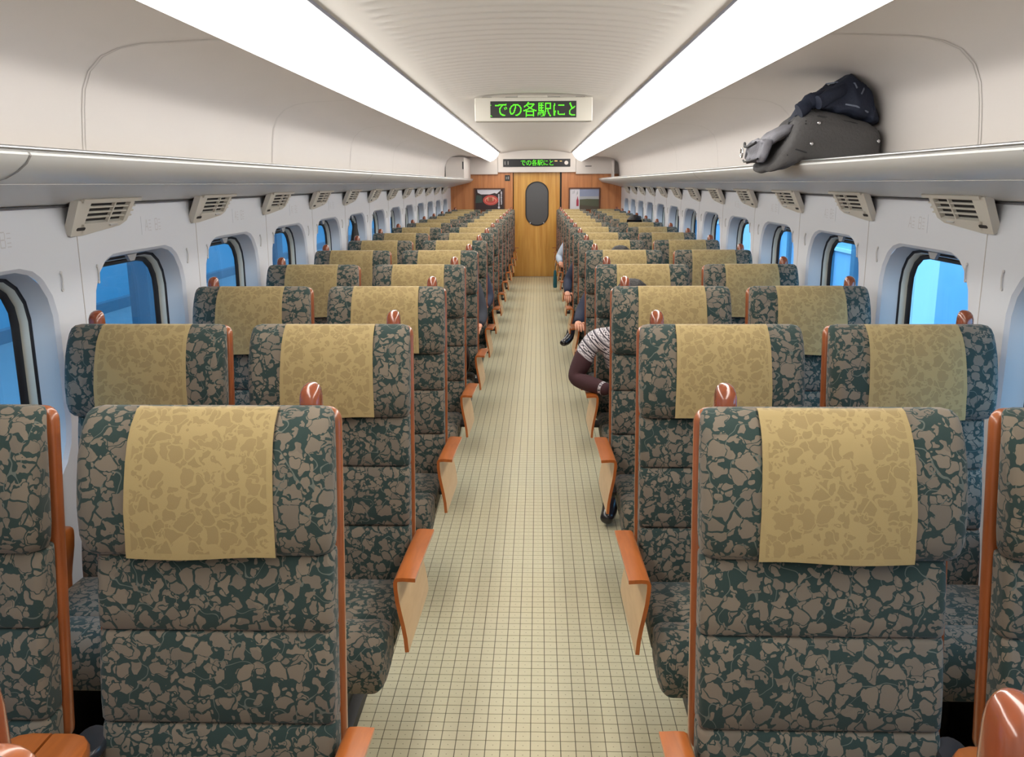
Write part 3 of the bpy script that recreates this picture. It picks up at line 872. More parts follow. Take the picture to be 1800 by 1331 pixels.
# ------------------------------------------------------------------ seats (local x: aisle side negative for right-hand seats; -y faces the camera)
def ys(z):
    return .068 - (1.19 - z) * .126


HEAD = [(.926, .236, -.012), (.931, .244, -.030), (.945, .249, -.043), (.975, .2515, -.050), (1.03, .252, -.047), (1.08, .252, -.036), (1.12, .252, -.024), (1.155, .2515, -.008), (1.182, .250, .012), (1.198, .247, .032), (1.206, .240, .048), (1.209, .225, .056)]


def seat_parts(kind, s):
    """list of (name, mesh, [sub-parts]) for an 'aisle' or 'window' seat on side s (+1 right of the aisle)"""
    P = []
    a = -1 if kind == 'aisle' else 1          # side of the wing armrest and grip (aisle side or window side)
    # plywood back shell
    b = B(); rings = []
    for d, i in ((0, .008), (.003, .0025), (.009, 0), (.020, 0), (.026, .003), (.029, .009)):
        rings.append([(x, ys(z) + d, z) for x, z in rrect(-.2545 + i, .2545 - i, .50 + i, 1.2035 - i, .028, 6)])
    b.loft(rings)
    P.append(('back_shell', b.mesh('back_shell', 'orange_wood', 40, s), []))
    # headrest and its cloth
    b = B(); b.loft(pad_z([(z, -wd, wd, yf, ys(z) + .002) for z, wd, yf in HEAD], .034, 6))
    hd_me = b.mesh('headrest', 'fabric', 60, s)
    path = [(.050, 1.2125), (.034, 1.2095)] + [(yf - .0055 - (.001 if z > 1.1 else 0), z + (.004 if z > 1.15 else 0)) for z, wd, yf in reversed(HEAD[3:-2])] + [(-.0585, .95), (-.058, .936)]
    cl = [0]
    for p, q in zip(path[:-1], path[1:]):
        cl.append(cl[-1] + math.hypot(p[0] - q[0], p[1] - q[1]))
    nx = 12; vs = []; uvs = []
    for (y, z), l in zip(path, cl):
        fl = .140 + .006 * (l / cl[-1])
        for i in range(nx + 1):
            u = i / nx
            edge = abs(u - .5) * 2
            vs.append((-fl + 2 * fl * u, y - .002 * (1 - edge ** 4) + .0015 * math.sin(u * 9 + z * 20), z + (.003 * math.sin(u * 5 + 1) if l == cl[-1] else 0)))
            uvs.append((u, (cl[-1] - l) / .30))
    nf = len(path)
    fs = [(r * (nx + 1) + i, r * (nx + 1) + i + 1, (r + 1) * (nx + 1) + i + 1, (r + 1) * (nx + 1) + i) for r in range(nf - 1) for i in range(nx)]
    n0 = len(vs)
    vs2 = vs + [(x, y + .003, z - (.002 if z > 1.19 else 0)) for x, y, z in vs]
    fs2 = fs + [tuple(n0 + i for i in reversed(f)) for f in fs]
    rim = [i for i in range(nx + 1)] + [r * (nx + 1) + nx for r in range(1, nf)] + [(nf - 1) * (nx + 1) + i for i in range(nx - 1, -1, -1)] + [r * (nx + 1) for r in range(nf - 2, 0, -1)]
    fs2 += [(rim[i], rim[(i + 1) % len(rim)], n0 + rim[(i + 1) % len(rim)], n0 + rim[i]) for i in range(len(rim))]
    b = B(); b.add(vs2, fs2)
    cm = b.mesh('headrest_cover', 'cloth', 50, s)
    uvl = cm.uv_layers.new(name='UVMap')
    for lp in cm.loops:
        uvl.data[lp.index].uv = uvs[lp.vertex_index % n0]
    P.append(('headrest', hd_me, [('headrest_cover', cm)]))
    # three back pads
    for z0, z1 in ((.775, .929), (.588, .774), (.395, .587)):
        lv = []
        for t, ins, bul in ((0, .004, .012), (.015, .001, .004), (.05, 0, 0), (.25, 0, -.004), (.5, 0, -.005), (.75, 0, -.003), (.95, 0, .001), (.985, .001, .005), (1, .004, .012)):
            z = z0 + (z1 - z0) * t
            yf = -.024 - (.93 - z) * .155
            lv.append((z, -.247 + ins, .226 - ins, yf + bul, max(ys(z), yf + .05) + .004))
        b = B(); b.loft(pad_z(lv, .018, 6))
        P.append(('back_pad', b.mesh('back_pad', 'fabric', 60, s), []))
    # seat cushion: rear part and raised front roll, lofted along y
    def cush(lv):
        return [[(x, y, z) for x, z in rrect(-wd, wd, z0, z1, .03, 6)] for y, wd, z0, z1 in lv]
    b = B(); b.loft(cush([(-.055, .226, .335, .405), (-.065, .236, .325, .420), (-.20, .238, .315, .424), (-.34, .238, .31, .420), (-.352, .236, .31, .412), (-.357, .228, .315, .40)]))
    P.append(('seat_cushion', b.mesh('seat_cushion', 'fabric', 60, s), []))
    b = B(); b.loft(cush([(-.355, .226, .315, .402), (-.360, .236, .31, .420), (-.39, .239, .305, .436), (-.43, .240, .30, .445), (-.47, .240, .297, .442), (-.505, .239, .295, .428), (-.53, .236, .295, .402), (-.545, .232, .297, .372), (-.551, .226, .303, .35)]))
    P.append(('cushion_roll', b.mesh('cushion_roll', 'fabric', 60, s), []))
    # under-frame and leg
    b = B(); b.box(min(a * .21, -a * .2875), max(a * .21, -a * .2875), -.46, -.04, .262, .312).box(-.215, .215, -.02, .02, .27, .34).box(min(-a * .13, -a * .2875), max(-a * .13, -a * .2875), -.50, -.06, .002, .262)
    P.append(('under_frame', b.mesh('under_frame', 'black', 0, s), []))
    b = B(); b.loft([[(x, y, z) for x, y in rrect(-.09 * k, .09 * k, -.23 - .16 * k, -.23 + .16 * k, .02)] for z, k in ((.262, .75), (.05, .7), (.03, 1.0), (0, 1.02))])
    P.append(('pedestal', b.mesh('pedestal', 'black', 40, s), []))
    # bent plywood armrest on the outer side: flat top, wall curving down
    pr = [(.322, -.001), (.288, .001), (.272, .000), (.2645, -.005), (.2615, -.014), (.262, -.035), (.2655, -.070), (.272, -.105), (.279, -.140), (.285, -.178), (.288, -.218)]
    th = .011
    inner = []
    for i, (x, z) in enumerate(pr):
        p, q = pr[max(i - 1, 0)], pr[min(i + 1, len(pr) - 1)]
        t = Vector((q[0] - p[0], q[1] - p[1])).normalized()
        inner.append((x + t.y * -th * -1 * 1.0 if 0 else x - (-t.y) * th, z + (-t.x) * -th * -1 if 0 else z - t.x * -th * -1))
    # inner = visible (aisle) side offset, lower and outward
    inner = [(x + th * n_[0], z + th * n_[1]) for (x, z), n_ in zip(pr, [(lambda t: (-t.y, t.x))(Vector((pr[min(i + 1, len(pr) - 1)][0] - pr[max(i - 1, 0)][0], pr[min(i + 1, len(pr) - 1)][1] - pr[max(i - 1, 0)][1])).normalized()) for i in range(len(pr))])]
    b = B(); npr = len(pr); rings_o, rings_i = [], []
    for y, zt, low in ((-.487, .606, 1.0), (-.40, .601, 1.0), (-.25, .590, 1.0), (-.12, .577, .98), (-.05, .570, .95)):
        fr = lambda z: (-.004 if y < -.48 else 0) * (1 + z * 3)
        rings_o.append([(a * x, y - fr(z) - (.03 * (-z / .2) if y < -.48 else 0) * 0, zt + z * low) for x, z in pr])
        rings_i.append([(a * x, y - fr(z), zt + z * low) for x, z in inner])
    nr = len(rings_o)
    vs = [p for r in rings_o for p in r] + [p for r in rings_i for p in r]
    off = nr * npr
    top, bot, edg = [], [], []
    for i in range(nr - 1):
        for j in range(npr - 1):
            q = (i * npr + j, i * npr + j + 1, (i + 1) * npr + j + 1, (i + 1) * npr + j)
            top.append(q); bot.append(tuple(off + k for k in reversed(q)))
    for j in range(npr - 1):
        edg.append((j, j + 1, off + j + 1, off + j)); e = (nr - 1) * npr
        edg.append((e + j + 1, e + j, off + e + j, off + e + j + 1))
    for i in range(nr - 1):
        edg.append((i * npr, (i + 1) * npr, off + (i + 1) * npr, off + i * npr))
        e = npr - 1
        edg.append(((i + 1) * npr + e, i * npr + e, off + i * npr + e, off + (i + 1) * npr + e))
    b.v = vs; b.f = top + bot + edg; b.mi = [0] * len(top) + [1] * len(bot) + [0] * len(edg)
    P.append(('wing_armrest', b.mesh('wing_armrest', ['arm_wood', 'beech'], 45, s), []))
    b = B(); b.box(min(a * .20, a * .276), max(a * .20, a * .276), -.24, -.14, .374, .388).box(min(a * .20, a * .214), max(a * .20, a * .214), -.24, -.14, .29, .388)
    P.append(('armrest_bracket', b.mesh('armrest_bracket', 'black', 0, s), []))
    # half of the middle armrest between the two seats of a pair
    c = -a
    x0, x1 = (.196, .2875)
    b = B(); rings = []
    for z, i in ((.572, .006), (.576, .001), (.592, 0), (.600, .003), (.603, .010)):
        pts = []
        y0, y1 = -.50, -.125
        pts = [(x1, y0 + i), (x1, y1 - i)] + [(x0 + i + .05 * (1 - math.cos(q)) , y1 - i - .07 * (1 - math.sin(q))) for q in (1.57, 1.1, .7, .35, 0)] + [(x0 + i, -.35), (x0 + i + .012, -.44), (x0 + i + .04, y0 + i)]
        rings.append([(c * x, y, z) for x, y in pts])
    b.loft(rings)
    P.append(('middle_armrest', b.mesh('middle_armrest', 'arm_wood', 40, s), []))
    b = B(); b.box(min(c * .262, c * .287), max(c * .262, c * .287), -.46, -.10, .30, .573)
    P.append(('armrest_support', b.mesh('armrest_support', 'black', 0, s), []))
    if kind == 'aisle':
        b = B(); b.loft([[(c * .245 + .038 * k * math.cos(q * math.pi / 9), -.085 + .048 * k * math.sin(q * math.pi / 9), z + .25 * (.048 * k * math.sin(q * math.pi / 9))) for q in range(18)] for z, k in ((.535, .75), (.54, .85), (.552, .85), (.557, .75))])
        P.append(('hinge_cover', b.mesh('hinge_cover', 'dark_grey', 40, s), []))
    # grip on the outer top corner
    gx = a * .190
    lv = []
    for z, k, yo in ((1.085, .9, 0), (1.10, 1, 0), (1.16, 1.0, 0), (1.200, 1.0, .000), (1.222, .97, .001), (1.234, .88, .003), (1.242, .70, .006), (1.246, .45, .009), (1.2475, .2, .011)):
        lv.append((z, gx - .0215 * k, gx + .0215 * k, .100 + yo - .026 * k, .100 + yo + .026 * k))
    b = B(); b.loft(pad_z(lv, .016, 6))
    P.append(('grip', b.mesh('grip', 'grip_wood', 50, s), []))
    return P


def make_seat(parts, name, loc, label, group):
    t = thing(name, label, 'seat', loc, group)
    for nm, me_, subs in parts:
        o = obj(nm, me_, t)
        for n2, m2 in subs:
            obj(n2, m2, o)
    return t


SEATS = {(k, s): seat_parts(k, s) for k in ('aisle', 'window') for s in (-1, 1)}
XC = {'aisle': .6075, 'window': 1.188}
NROW = 14
for k in range(0, NROW + 1):
    for s in (-1, 1):
        sd = 'left' if s < 0 else 'right'
        for kind in ('aisle', 'window'):
            if k == 0 and kind == 'window':
                continue
            rown = 'nearest row cut by the frame edge' if k == 0 else ('last row at the end wall' if k == NROW else '%s full row from the camera' % ORD[k])
            make_seat(SEATS[(kind, s)], 'train_seat', (s * XC[kind], rowY(k) - (.055 if k == 0 else 0), 0),
                      'green leaf-patterned %s seat, %s of the aisle, %s' % (kind, sd, rown), 'train seats facing the camera')

# ------------------------------------------------------------------ luggage on the right rack
M['bag_grey'] = mat('grey_canvas', (88, 87, 88), 0.85, bump=0.4, bscale=90, var=0.1, vscale=8)
M['bag_light'] = mat('light_grey_canvas', (122, 122, 130), 0.75, bump=0.3, bscale=90, var=0.08, vscale=8)
M['bag_dark'] = mat('bag_webbing', (40, 40, 44), 0.7)
M['navy_cloth'] = mat('navy_cloth', (34, 42, 62), 0.75, bump=0.2, bscale=120, var=0.15, vscale=10)
M['navy_pipe'] = mat('pale_piping', (120, 130, 150), 0.6)
M['chrome'] = mat('chrome', (220, 220, 224), 0.15, metal=1.0)


def blob(fn, nu=40, nv=24):
    """closed surface from fn(u, v): u around 0..2pi, v from -pi/2..pi/2"""
    b = B(); rings = []
    for j in range(1, nv):
        v = -math.pi / 2 + math.pi * j / nv
        rings.append([fn(2 * math.pi * i / nu, v) for i in range(nu)])
    b.loft(rings)
    return b


def spow(c, e):
    return math.copysign(abs(c) ** e, c)


bag = thing('travel_bag', 'grey canvas travel bag on the right luggage rack', 'bag', (1.205, 3.84, 1.715))


def lerp_tab(tab, t):
    for (a, va), (b_, vb) in zip(tab[:-1], tab[1:]):
        if t <= b_:
            k = max(0, (t - a) / (b_ - a)); k = k * k * (3 - 2 * k)
            return va + (vb - va) * k
    return tab[-1][1]


BAG_TOP = [(0, .045), (.14, .10), (.27, .185), (.40, .222), (.6, .20), (.8, .172), (1, .150)]


def bag_pt(u, v):
    cu, su, cv, sv = math.cos(u), math.sin(u), math.cos(v), math.sin(v)
    x = .235 * spow(cv, .40) * spow(cu, .4); y = .185 * spow(cv, .45) * spow(su, .5); zu = spow(sv, .5)
    t = (x + .235) / .47
    zm = .045
    z = zm + zu * ((lerp_tab(BAG_TOP, t) - zm) if zu > 0 else zm)
    z -= .055 * max(0, 1 - t * 3.4) ** 1.2
    p = Vector((x, y, z))
    n = noise.noise(p * 11) * .012 + noise.noise(p * 27) * .005
    return (x * (1 + n * .5), y * (1 + n * 3), max(z + n, -.055 if t < .25 else .002))


obj('bag_body', blob(bag_pt, 56, 30).mesh('bag_body', 'bag_grey', 70), bag)


def on_bag(x, z, d=.004):
    """point on the near (camera) face of the bag at local x, z"""
    best = None
    for i in range(90):
        u = -math.pi * (i + .5) / 90
        for j in range(60):
            v = -math.pi / 2 + math.pi * (j + .5) / 60
            p = bag_pt(u, v); e = (p[0] - x) ** 2 + (p[2] - z) ** 2
            if best is None or e < best[0]:
                best = (e, p)
    p = best[1]
    return (p[0], p[1] - d, p[2])


for x, z in ((-.055, .155), (-.075, .080), (.20, .085)):
    p = Vector(on_bag(x, z, .001)); b = B()
    b.loft([[(p.x + r * math.cos(q * math.pi / 6), p.y - d, p.z + r * math.sin(q * math.pi / 6)) for q in range(12)] for r, d in ((.008, -.004), (.008, .003), (.006, .006), (.002, .007))])
    obj('rivet', b.mesh('rivet', 'chrome', 50), bag)
for pts, r, m in (([(-.19, .14), (-.14, .158), (-.09, .163)], .0032, 'bag_dark'), ([(-.19, .128), (-.14, .147), (-.09, .153)], .0028, 'bag_dark'),
                  ([(-.12, .17), (-.02, .178), (.10, .160), (.21, .125)], .003, 'bag_dark'), ([(-.19, .04), (-.12, .048), (-.09, .052)], .003, 'bag_dark'), ([(-.16, .03), (-.17, .10), (-.14, .18)], .003, 'bag_dark')):
    b = B(); b.tube([on_bag(x, z, .001) for x, z in pts], r, 6)
    obj('zip', b.mesh('zip', m, 60), bag)


def pocket_pt(u, v):
    cu, su, cv, sv = math.cos(u), math.sin(u), math.cos(v), math.sin(v)
    x = .026 * spow(cv, .5) * spow(cu, .5); y = .145 * spow(cv, .5) * spow(su, .5); z = .046 * spow(sv, .5)
    n = noise.noise(Vector((x, y, z)) * 22) * .016 + noise.noise(Vector((x, y, z)) * 50) * .006
    return (x - .240 + n - .25 * (z) * -1 * .6, y + n, z + .055 + n)


obj('end_pocket', blob(pocket_pt, 40, 20).mesh('end_pocket', 'bag_light', 70), bag)


def pocket2(u, v):
    cu, su, cv, sv = math.cos(u), math.sin(u), math.cos(v), math.sin(v)
    x = .05 * spow(cv, .6) * spow(cu, .6); y = .125 * spow(cv, .6) * spow(su, .6); z = .026 * spow(sv, .6) + x * .5
    n = noise.noise(Vector((x, y, z)) * 25 + Vector((3, 1, 0))) * .016
    return (x - .165 + n, y + n, z + .118 + n)


obj('end_flap', blob(pocket2, 36, 16).mesh('end_flap', 'bag_light', 70), bag)
b = B()
b.tube([(-.272, -.10, .085), (-.285, -.03, .07), (-.285, .04, .075), (-.272, .10, .09)], .006, 8)
b.tube([(-.268, -.13, .02), (-.282, -.05, .012), (-.282, .05, .012), (-.268, .13, .02)], .004, 8)
obj('end_handle', b.mesh('end_handle', 'bag_dark', 60), bag)
b = B(); b.tube([(-.285, .09 + .02 * math.cos(q), .05 + .02 * math.sin(q)) for q in [i * math.pi / 5 for i in range(11)]], .003, 6)
obj('ring', b.mesh('ring', 'chrome', 60), bag)

jk = thing('folded_jacket', 'crumpled navy jacket piled on the grey travel bag', 'jacket', (1.205, 3.84, 1.715))


JK = [(0, .02), (.2, .06), (.42, .125), (.6, .165), (.78, .135), (1, .05)]


def jack_pt(u, v):
    cu, su, cv, sv = math.cos(u), math.sin(u), math.cos(v), math.sin(v)
    x = .165 * spow(cv, .6) * spow(cu, .7); y = .165 * spow(cv, .6) * spow(su, .7); zu = spow(sv, .7)
    t = (x + .165) / .33
    X = x + .065
    base = lerp_tab(BAG_TOP, (X + .235) / .47) - .012
    h = lerp_tab(JK, t) * (1 - .35 * max(0, y / .165))
    p = Vector((x, y, zu * .06))
    fold = (.030 - abs(noise.noise(Vector((p.x * 11 + 4, p.y * 8, p.z * 11)))) * .11) + noise.noise(p * 26) * .016 + .006 * math.sin(x * 60 + y * 25)
    z = base + (zu * .5 + .5) * h + fold * .7 * (zu * .5 + .5)
    z -= .03 * max(0, -y - .12) / .045 * (.6 if zu < 0 else .2)
    return (min(X + fold * .35, .232), y + fold * .45, z)


obj('jacket_body', blob(jack_pt, 90, 50).mesh('jacket_body', 'navy_cloth', 80), jk)


def sleeve(pts, rad, seed):
    b = B(); pts = [Vector(p) for p in pts]; out = []
    for i in range(len(pts) - 1):
        for q in range(5):
            out.append(pts[i].lerp(pts[i + 1], q / 5) + Vector((noise.noise(Vector((i + q / 5, seed, 0)) * 2), noise.noise(Vector((i + q / 5, seed, 5)) * 2), noise.noise(Vector((i + q / 5, seed, 9)) * 2))) * .010)
    out.append(pts[-1])
    b.tube(out, [rad * (1 + .22 * noise.noise(Vector((i * .9, seed, 3)))) for i in range(len(out))], 12)
    return b


obj('sleeve', sleeve([(.02, -.10, .27), (-.06, -.12, .245), (-.115, -.13, .205)], .030, 1).mesh('sleeve', 'navy_cloth', 80), jk)
obj('sleeve', sleeve([(.09, -.10, .30), (.02, -.15, .27), (-.05, -.16, .235)], .027, 2).mesh('sleeve', 'navy_cloth', 80), jk)
jk_pts = [jack_pt(-math.pi * (a + .5) / 60, -math.pi / 2 + math.pi * (c + .5) / 40) for a in range(60) for c in range(40)]


def on_jacket(x, z):
    q = min(jk_pts, key=lambda k: (k[0] - x) ** 2 + (k[2] - z) ** 2)
    return (q[0], q[1] - .003, q[2])


for pts in ([(.03, .325), (.06, .325), (.09, .31), (.105, .29)], [(.125, .265), (.13, .285), (.145, .30)], [(.06, .23), (.10, .22), (.15, .20)]):
    b = B(); b.tube([on_jacket(*q) for q in pts], .0035, 6)
    obj('piping', b.mesh('piping', 'navy_pipe', 60), jk)

# black coat hanging by a left window
M['black_cloth'] = mat('black_wool', (20, 21, 22), 0.9, bump=0.2, bscale=100)
ct = thing('hanging_coat', 'black coat hanging on a hook beside a left window', 'coat', (-1.455, 7.22, 1.33))
rings = []
for j in range(16):
    t = j / 15; z = -t * .62; wd = .05 + .11 * min(1, t * 2.2) + .02 * t; dp = .012 + .028 * min(1, t * 3)
    ring = []
    for i in range(40):
        q = 2 * math.pi * i / 40
        f = 1 + .16 * math.sin(q * 6 + t * 2) * min(1, t * 3)
        ring.append((dp * math.sin(q) * f, wd * math.cos(q) * (1 + .04 * math.sin(q * 5)), z))
    rings.append(ring)
b = B(); b.loft(rings)
obj('coat_body', b.mesh('coat_body', 'black_cloth', 70), ct)
b = B(); b.tube([(-.0, 0, -.01), (-.012, 0, .012), (-.03, 0, .014)], .004, 6)
obj('hang_loop', b.mesh('hang_loop', 'black_cloth', 60), ct)

# black bag standing on a left aisle seat, another on the floor further back
M['black_leather'] = mat('black_leather', (26, 26, 28), 0.4, bump=0.15, bscale=80)


def soft_bag(name, label, loc, sx, sy, sz):
    t = thing(name, label, 'bag', loc)

    def pt(u, v):
        cu, su, cv, sv = math.cos(u), math.sin(u), math.cos(v), math.sin(v)
        x = sx * spow(cv, .5) * spow(cu, .4); y = sy * spow(cv, .5) * spow(su, .5); z = sz * spow(sv, .5)
        k = 1 - .25 * max(0, z / sz)
        n = noise.noise(Vector((x, y, z)) * 12 + Vector(loc)) * .008
        return (x * k + n, y * k + n, z + sz)
    obj('bag_body', blob(pt, 40, 24).mesh('bag_body', 'black_leather', 70), t)
    b = B(); b.tube([(sx * .55 * math.cos(q), 0, sz * 1.92 + .12 * math.sin(q)) for q in [math.pi * i / 12 for i in range(13)]], .009, 8)
    obj('handle', b.mesh('handle', 'black_leather', 60), t)
    b = B(); b.tube([(-sx * .7, -sy * .62, sz * 1.8), (0, -sy * .75, sz * 1.86), (sx * .7, -sy * .62, sz * 1.8)], .004, 6)
    obj('zip', b.mesh('zip', 'alu', 60), t)
    return t


soft_bag('shoulder_bag', 'black leather bag standing on the left aisle seat, fifth full row', (-.51, rowY(5) - .27, .440), .115, .10, .125)
soft_bag('holdall_bag', 'dark bag on a far left aisle seat beyond the seated passengers', (-.52, rowY(8) - .30, .440), .12, .12, .12)
M['teal_cloth'] = mat('teal_cloth', (26, 92, 104), 0.8, bump=0.15, bscale=100)
tt = thing('tote_bag', 'small teal tote bag hanging from a far right armrest', 'bag', (.268, rowY(11) - .44, .30))
b = B(); b.loft([[(x * k, y * (1.0 - .35 * t), z) for x, y in rrect(-.025, .025, -.075, .075, .02)] for z, k, t in ((0, .8, 0), (.01, 1, 0), (.10, .95, .3), (.22, .6, 1))])
obj('bag_body', b.mesh('bag_body', 'teal_cloth', 50), tt)
b = B(); b.tube([(0, -.03, .215), (.004, -.02, .28), (.012, 0, .318), (.004, .02, .28), (0, .03, .215)], .004, 6)
obj('handle', b.mesh('handle', 'teal_cloth', 60), tt)

# ------------------------------------------------------------------ passengers (seen between the seats, facing the camera)
M['skin'] = mat('skin', (214, 156, 128), 0.55)
M['hair'] = mat('black_hair', (26, 22, 22), 0.6, bump=0.5, bscale=140)
M['eye'] = mat('dark_eye', (22, 18, 16), 0.2)
M['shoe'] = mat('black_shoe', (30, 28, 34), 0.3, coat=0.3)
M['trouser_dark'] = mat('dark_trousers', (52, 54, 60), 0.85, var=0.1)
M['trouser_navy'] = mat('navy_trousers', (34, 38, 58), 0.85, var=0.1)
M['jacket_navy'] = mat('navy_jacket', (40, 46, 66), 0.8, var=0.1)
M['shirt_blue'] = mat('pale_blue_shirt', (176, 190, 206), 0.8, var=0.06, vscale=20)
M['jacket_char'] = mat('charcoal_jacket', (54, 58, 68), 0.85, var=0.1)


def nordic():
    m, nt, p = new_mat('nordic_sweater')
    N, L = nt.nodes, nt.links
    g = N.new('ShaderNodeUVMap')
    s = N.new('ShaderNodeSeparateXYZ'); L.new(g.outputs[0], s.inputs[0])
    z = s.outputs[1]                                     # v: metres below the collar, u: metres around
    t = math_node(nt, 'FRACT', math_node(nt, 'MULTIPLY', z, 1 / 0.052))

    def within(lo, hi):
        return math_node(nt, 'MULTIPLY', math_node(nt, 'GREATER_THAN', t, lo), math_node(nt, 'LESS_THAN', t, hi))
    wv = math_node(nt, 'SINE', math_node(nt, 'MULTIPLY', s.outputs[0], 330.0))
    zz = math_node(nt, 'SINE', math_node(nt, 'MULTIPLY', t, 4 * 6.283))
    dots = math_node(nt, 'MULTIPLY', math_node(nt, 'GREATER_THAN', math_node(nt, 'MULTIPLY', wv, zz), 0.0), math_node(nt, 'MAXIMUM', within(.20, .46), within(.64, .92)))
    white = math_node(nt, 'MAXIMUM', within(.12, .20), within(.46, .54))
    grey = math_node(nt, 'MULTIPLY', within(.64, 1.0), 0.45)
    pat = math_node(nt, 'MAXIMUM', math_node(nt, 'MAXIMUM', dots, white), grey)
    yoke = N.new('ShaderNodeMix'); yoke.data_type = 'RGBA'
    yoke.inputs['A'].default_value = (*lin((70, 66, 76)), 1); yoke.inputs['B'].default_value = (*lin((214, 208, 212)), 1)
    L.new(pat, yoke.inputs['Factor'])
    iny = math_node(nt, 'LESS_THAN', z, 0.205)
    cuff = math_node(nt, 'GREATER_THAN', z, 5.0)
    body = N.new('ShaderNodeMix'); body.data_type = 'RGBA'
    body.inputs['A'].default_value = (*lin((70, 44, 48)), 1)
    L.new(math_node(nt, 'MAXIMUM', iny, cuff), body.inputs['Factor']); L.new(yoke.outputs['Result'], body.inputs['B'])
    L.new(body.outputs['Result'], p.inputs['Base Color'])
    p.inputs['Roughness'].default_value = 0.95
    nb = N.new('ShaderNodeTexNoise'); nb.inputs['Scale'].default_value = 220
    b = N.new('ShaderNodeBump'); b.inputs['Strength'].default_value = 0.3; b.inputs['Distance'].default_value = .004
    L.new(nb.outputs['Fac'], b.inputs['Height']); L.new(b.outputs['Normal'], p.inputs['Normal'])
    return m


M['nordic'] = nordic()


def skin_mesh(chains, sub=2):
    """chains: list of [(point, radius), ...]; points shared between chains are welded; returns an evaluated mesh"""
    bm = bmesh.new(); lay = bm.verts.layers.skin.verify(); seen = {}

    def vert(p, r):
        k = tuple(round(c, 4) for c in p)
        if k not in seen:
            v = bm.verts.new(p); v[lay].radius = (r, r) if not isinstance(r, tuple) else r; v[lay].use_root = len(seen) == 0
            seen[k] = v
        return seen[k]
    for ch in chains:
        pv = None
        for p, r in ch:
            v = vert(p, r)
            if pv is not None and v is not pv and bm.edges.get((pv, v)) is None:
                bm.edges.new((pv, v))
            pv = v
    me0 = bpy.data.meshes.new('tmp'); bm.to_mesh(me0); bm.free()
    o = bpy.data.objects.new('tmp', me0); COL.objects.link(o)
    md = o.modifiers.new('skin', 'SKIN'); md.use_smooth_shade = True
    md2 = o.modifiers.new('sub', 'SUBSURF'); md2.levels = sub; md2.render_levels = sub
    dg = bpy.context.evaluated_depsgraph_get()
    me_ = bpy.data.meshes.new_from_object(o.evaluated_get(dg))
    bpy.data.objects.remove(o, do_unlink=True); bpy.data.meshes.remove(me0)
    return me_


def seg_dist(p, a, b):
    ab = b - a; t = max(0, min(1, (p - a).dot(ab) / max(ab.length_squared, 1e-9)))
    return (p - a - ab * t).length, t


def hand_chains(wr, d, up, side):
    """palm and five fingers from the wrist along d; up is the back of the hand, side the thumb side"""
    d, up, side = Vector(d).normalized(), Vector(up).normalized(), Vector(side).normalized()
    wr = Vector(wr); out = []
    palm = wr + d * .055
    out.append([(wr, .023), (wr + d * .03, (.030, .018)), (palm, (.034, .017)), (wr + d * .08, (.034, .014))])
    fing = []
    for i, (o, l) in enumerate(((.027, .068), (.009, .078), (-.009, .073), (-.026, .056))):
        p0 = wr + d * .072 + side * o
        p1 = p0 + d * l * .42 - up * .004; p2 = p1 + (d * .8 - up * .6).normalized() * l * .33; p3 = p2 + (d * .4 - up * .9).normalized() * l * .28
        fing.append([(p0, .0098), (p1, .0088), (p2, .0082), (p3, .0070)])
    t0 = wr + d * .025 + side * .026
    t1 = t0 + (d * .6 + side * .8).normalized() * .032; t2 = t1 + (d * .9 + side * .25 - up * .3).normalized() * .030; t3 = t2 + (d * .9 - side * .1 - up * .5).normalized() * .022
    fing.append([(t0, .013), (t1, .011), (t2, .0095), (t3, .0078)])
    return out, fing


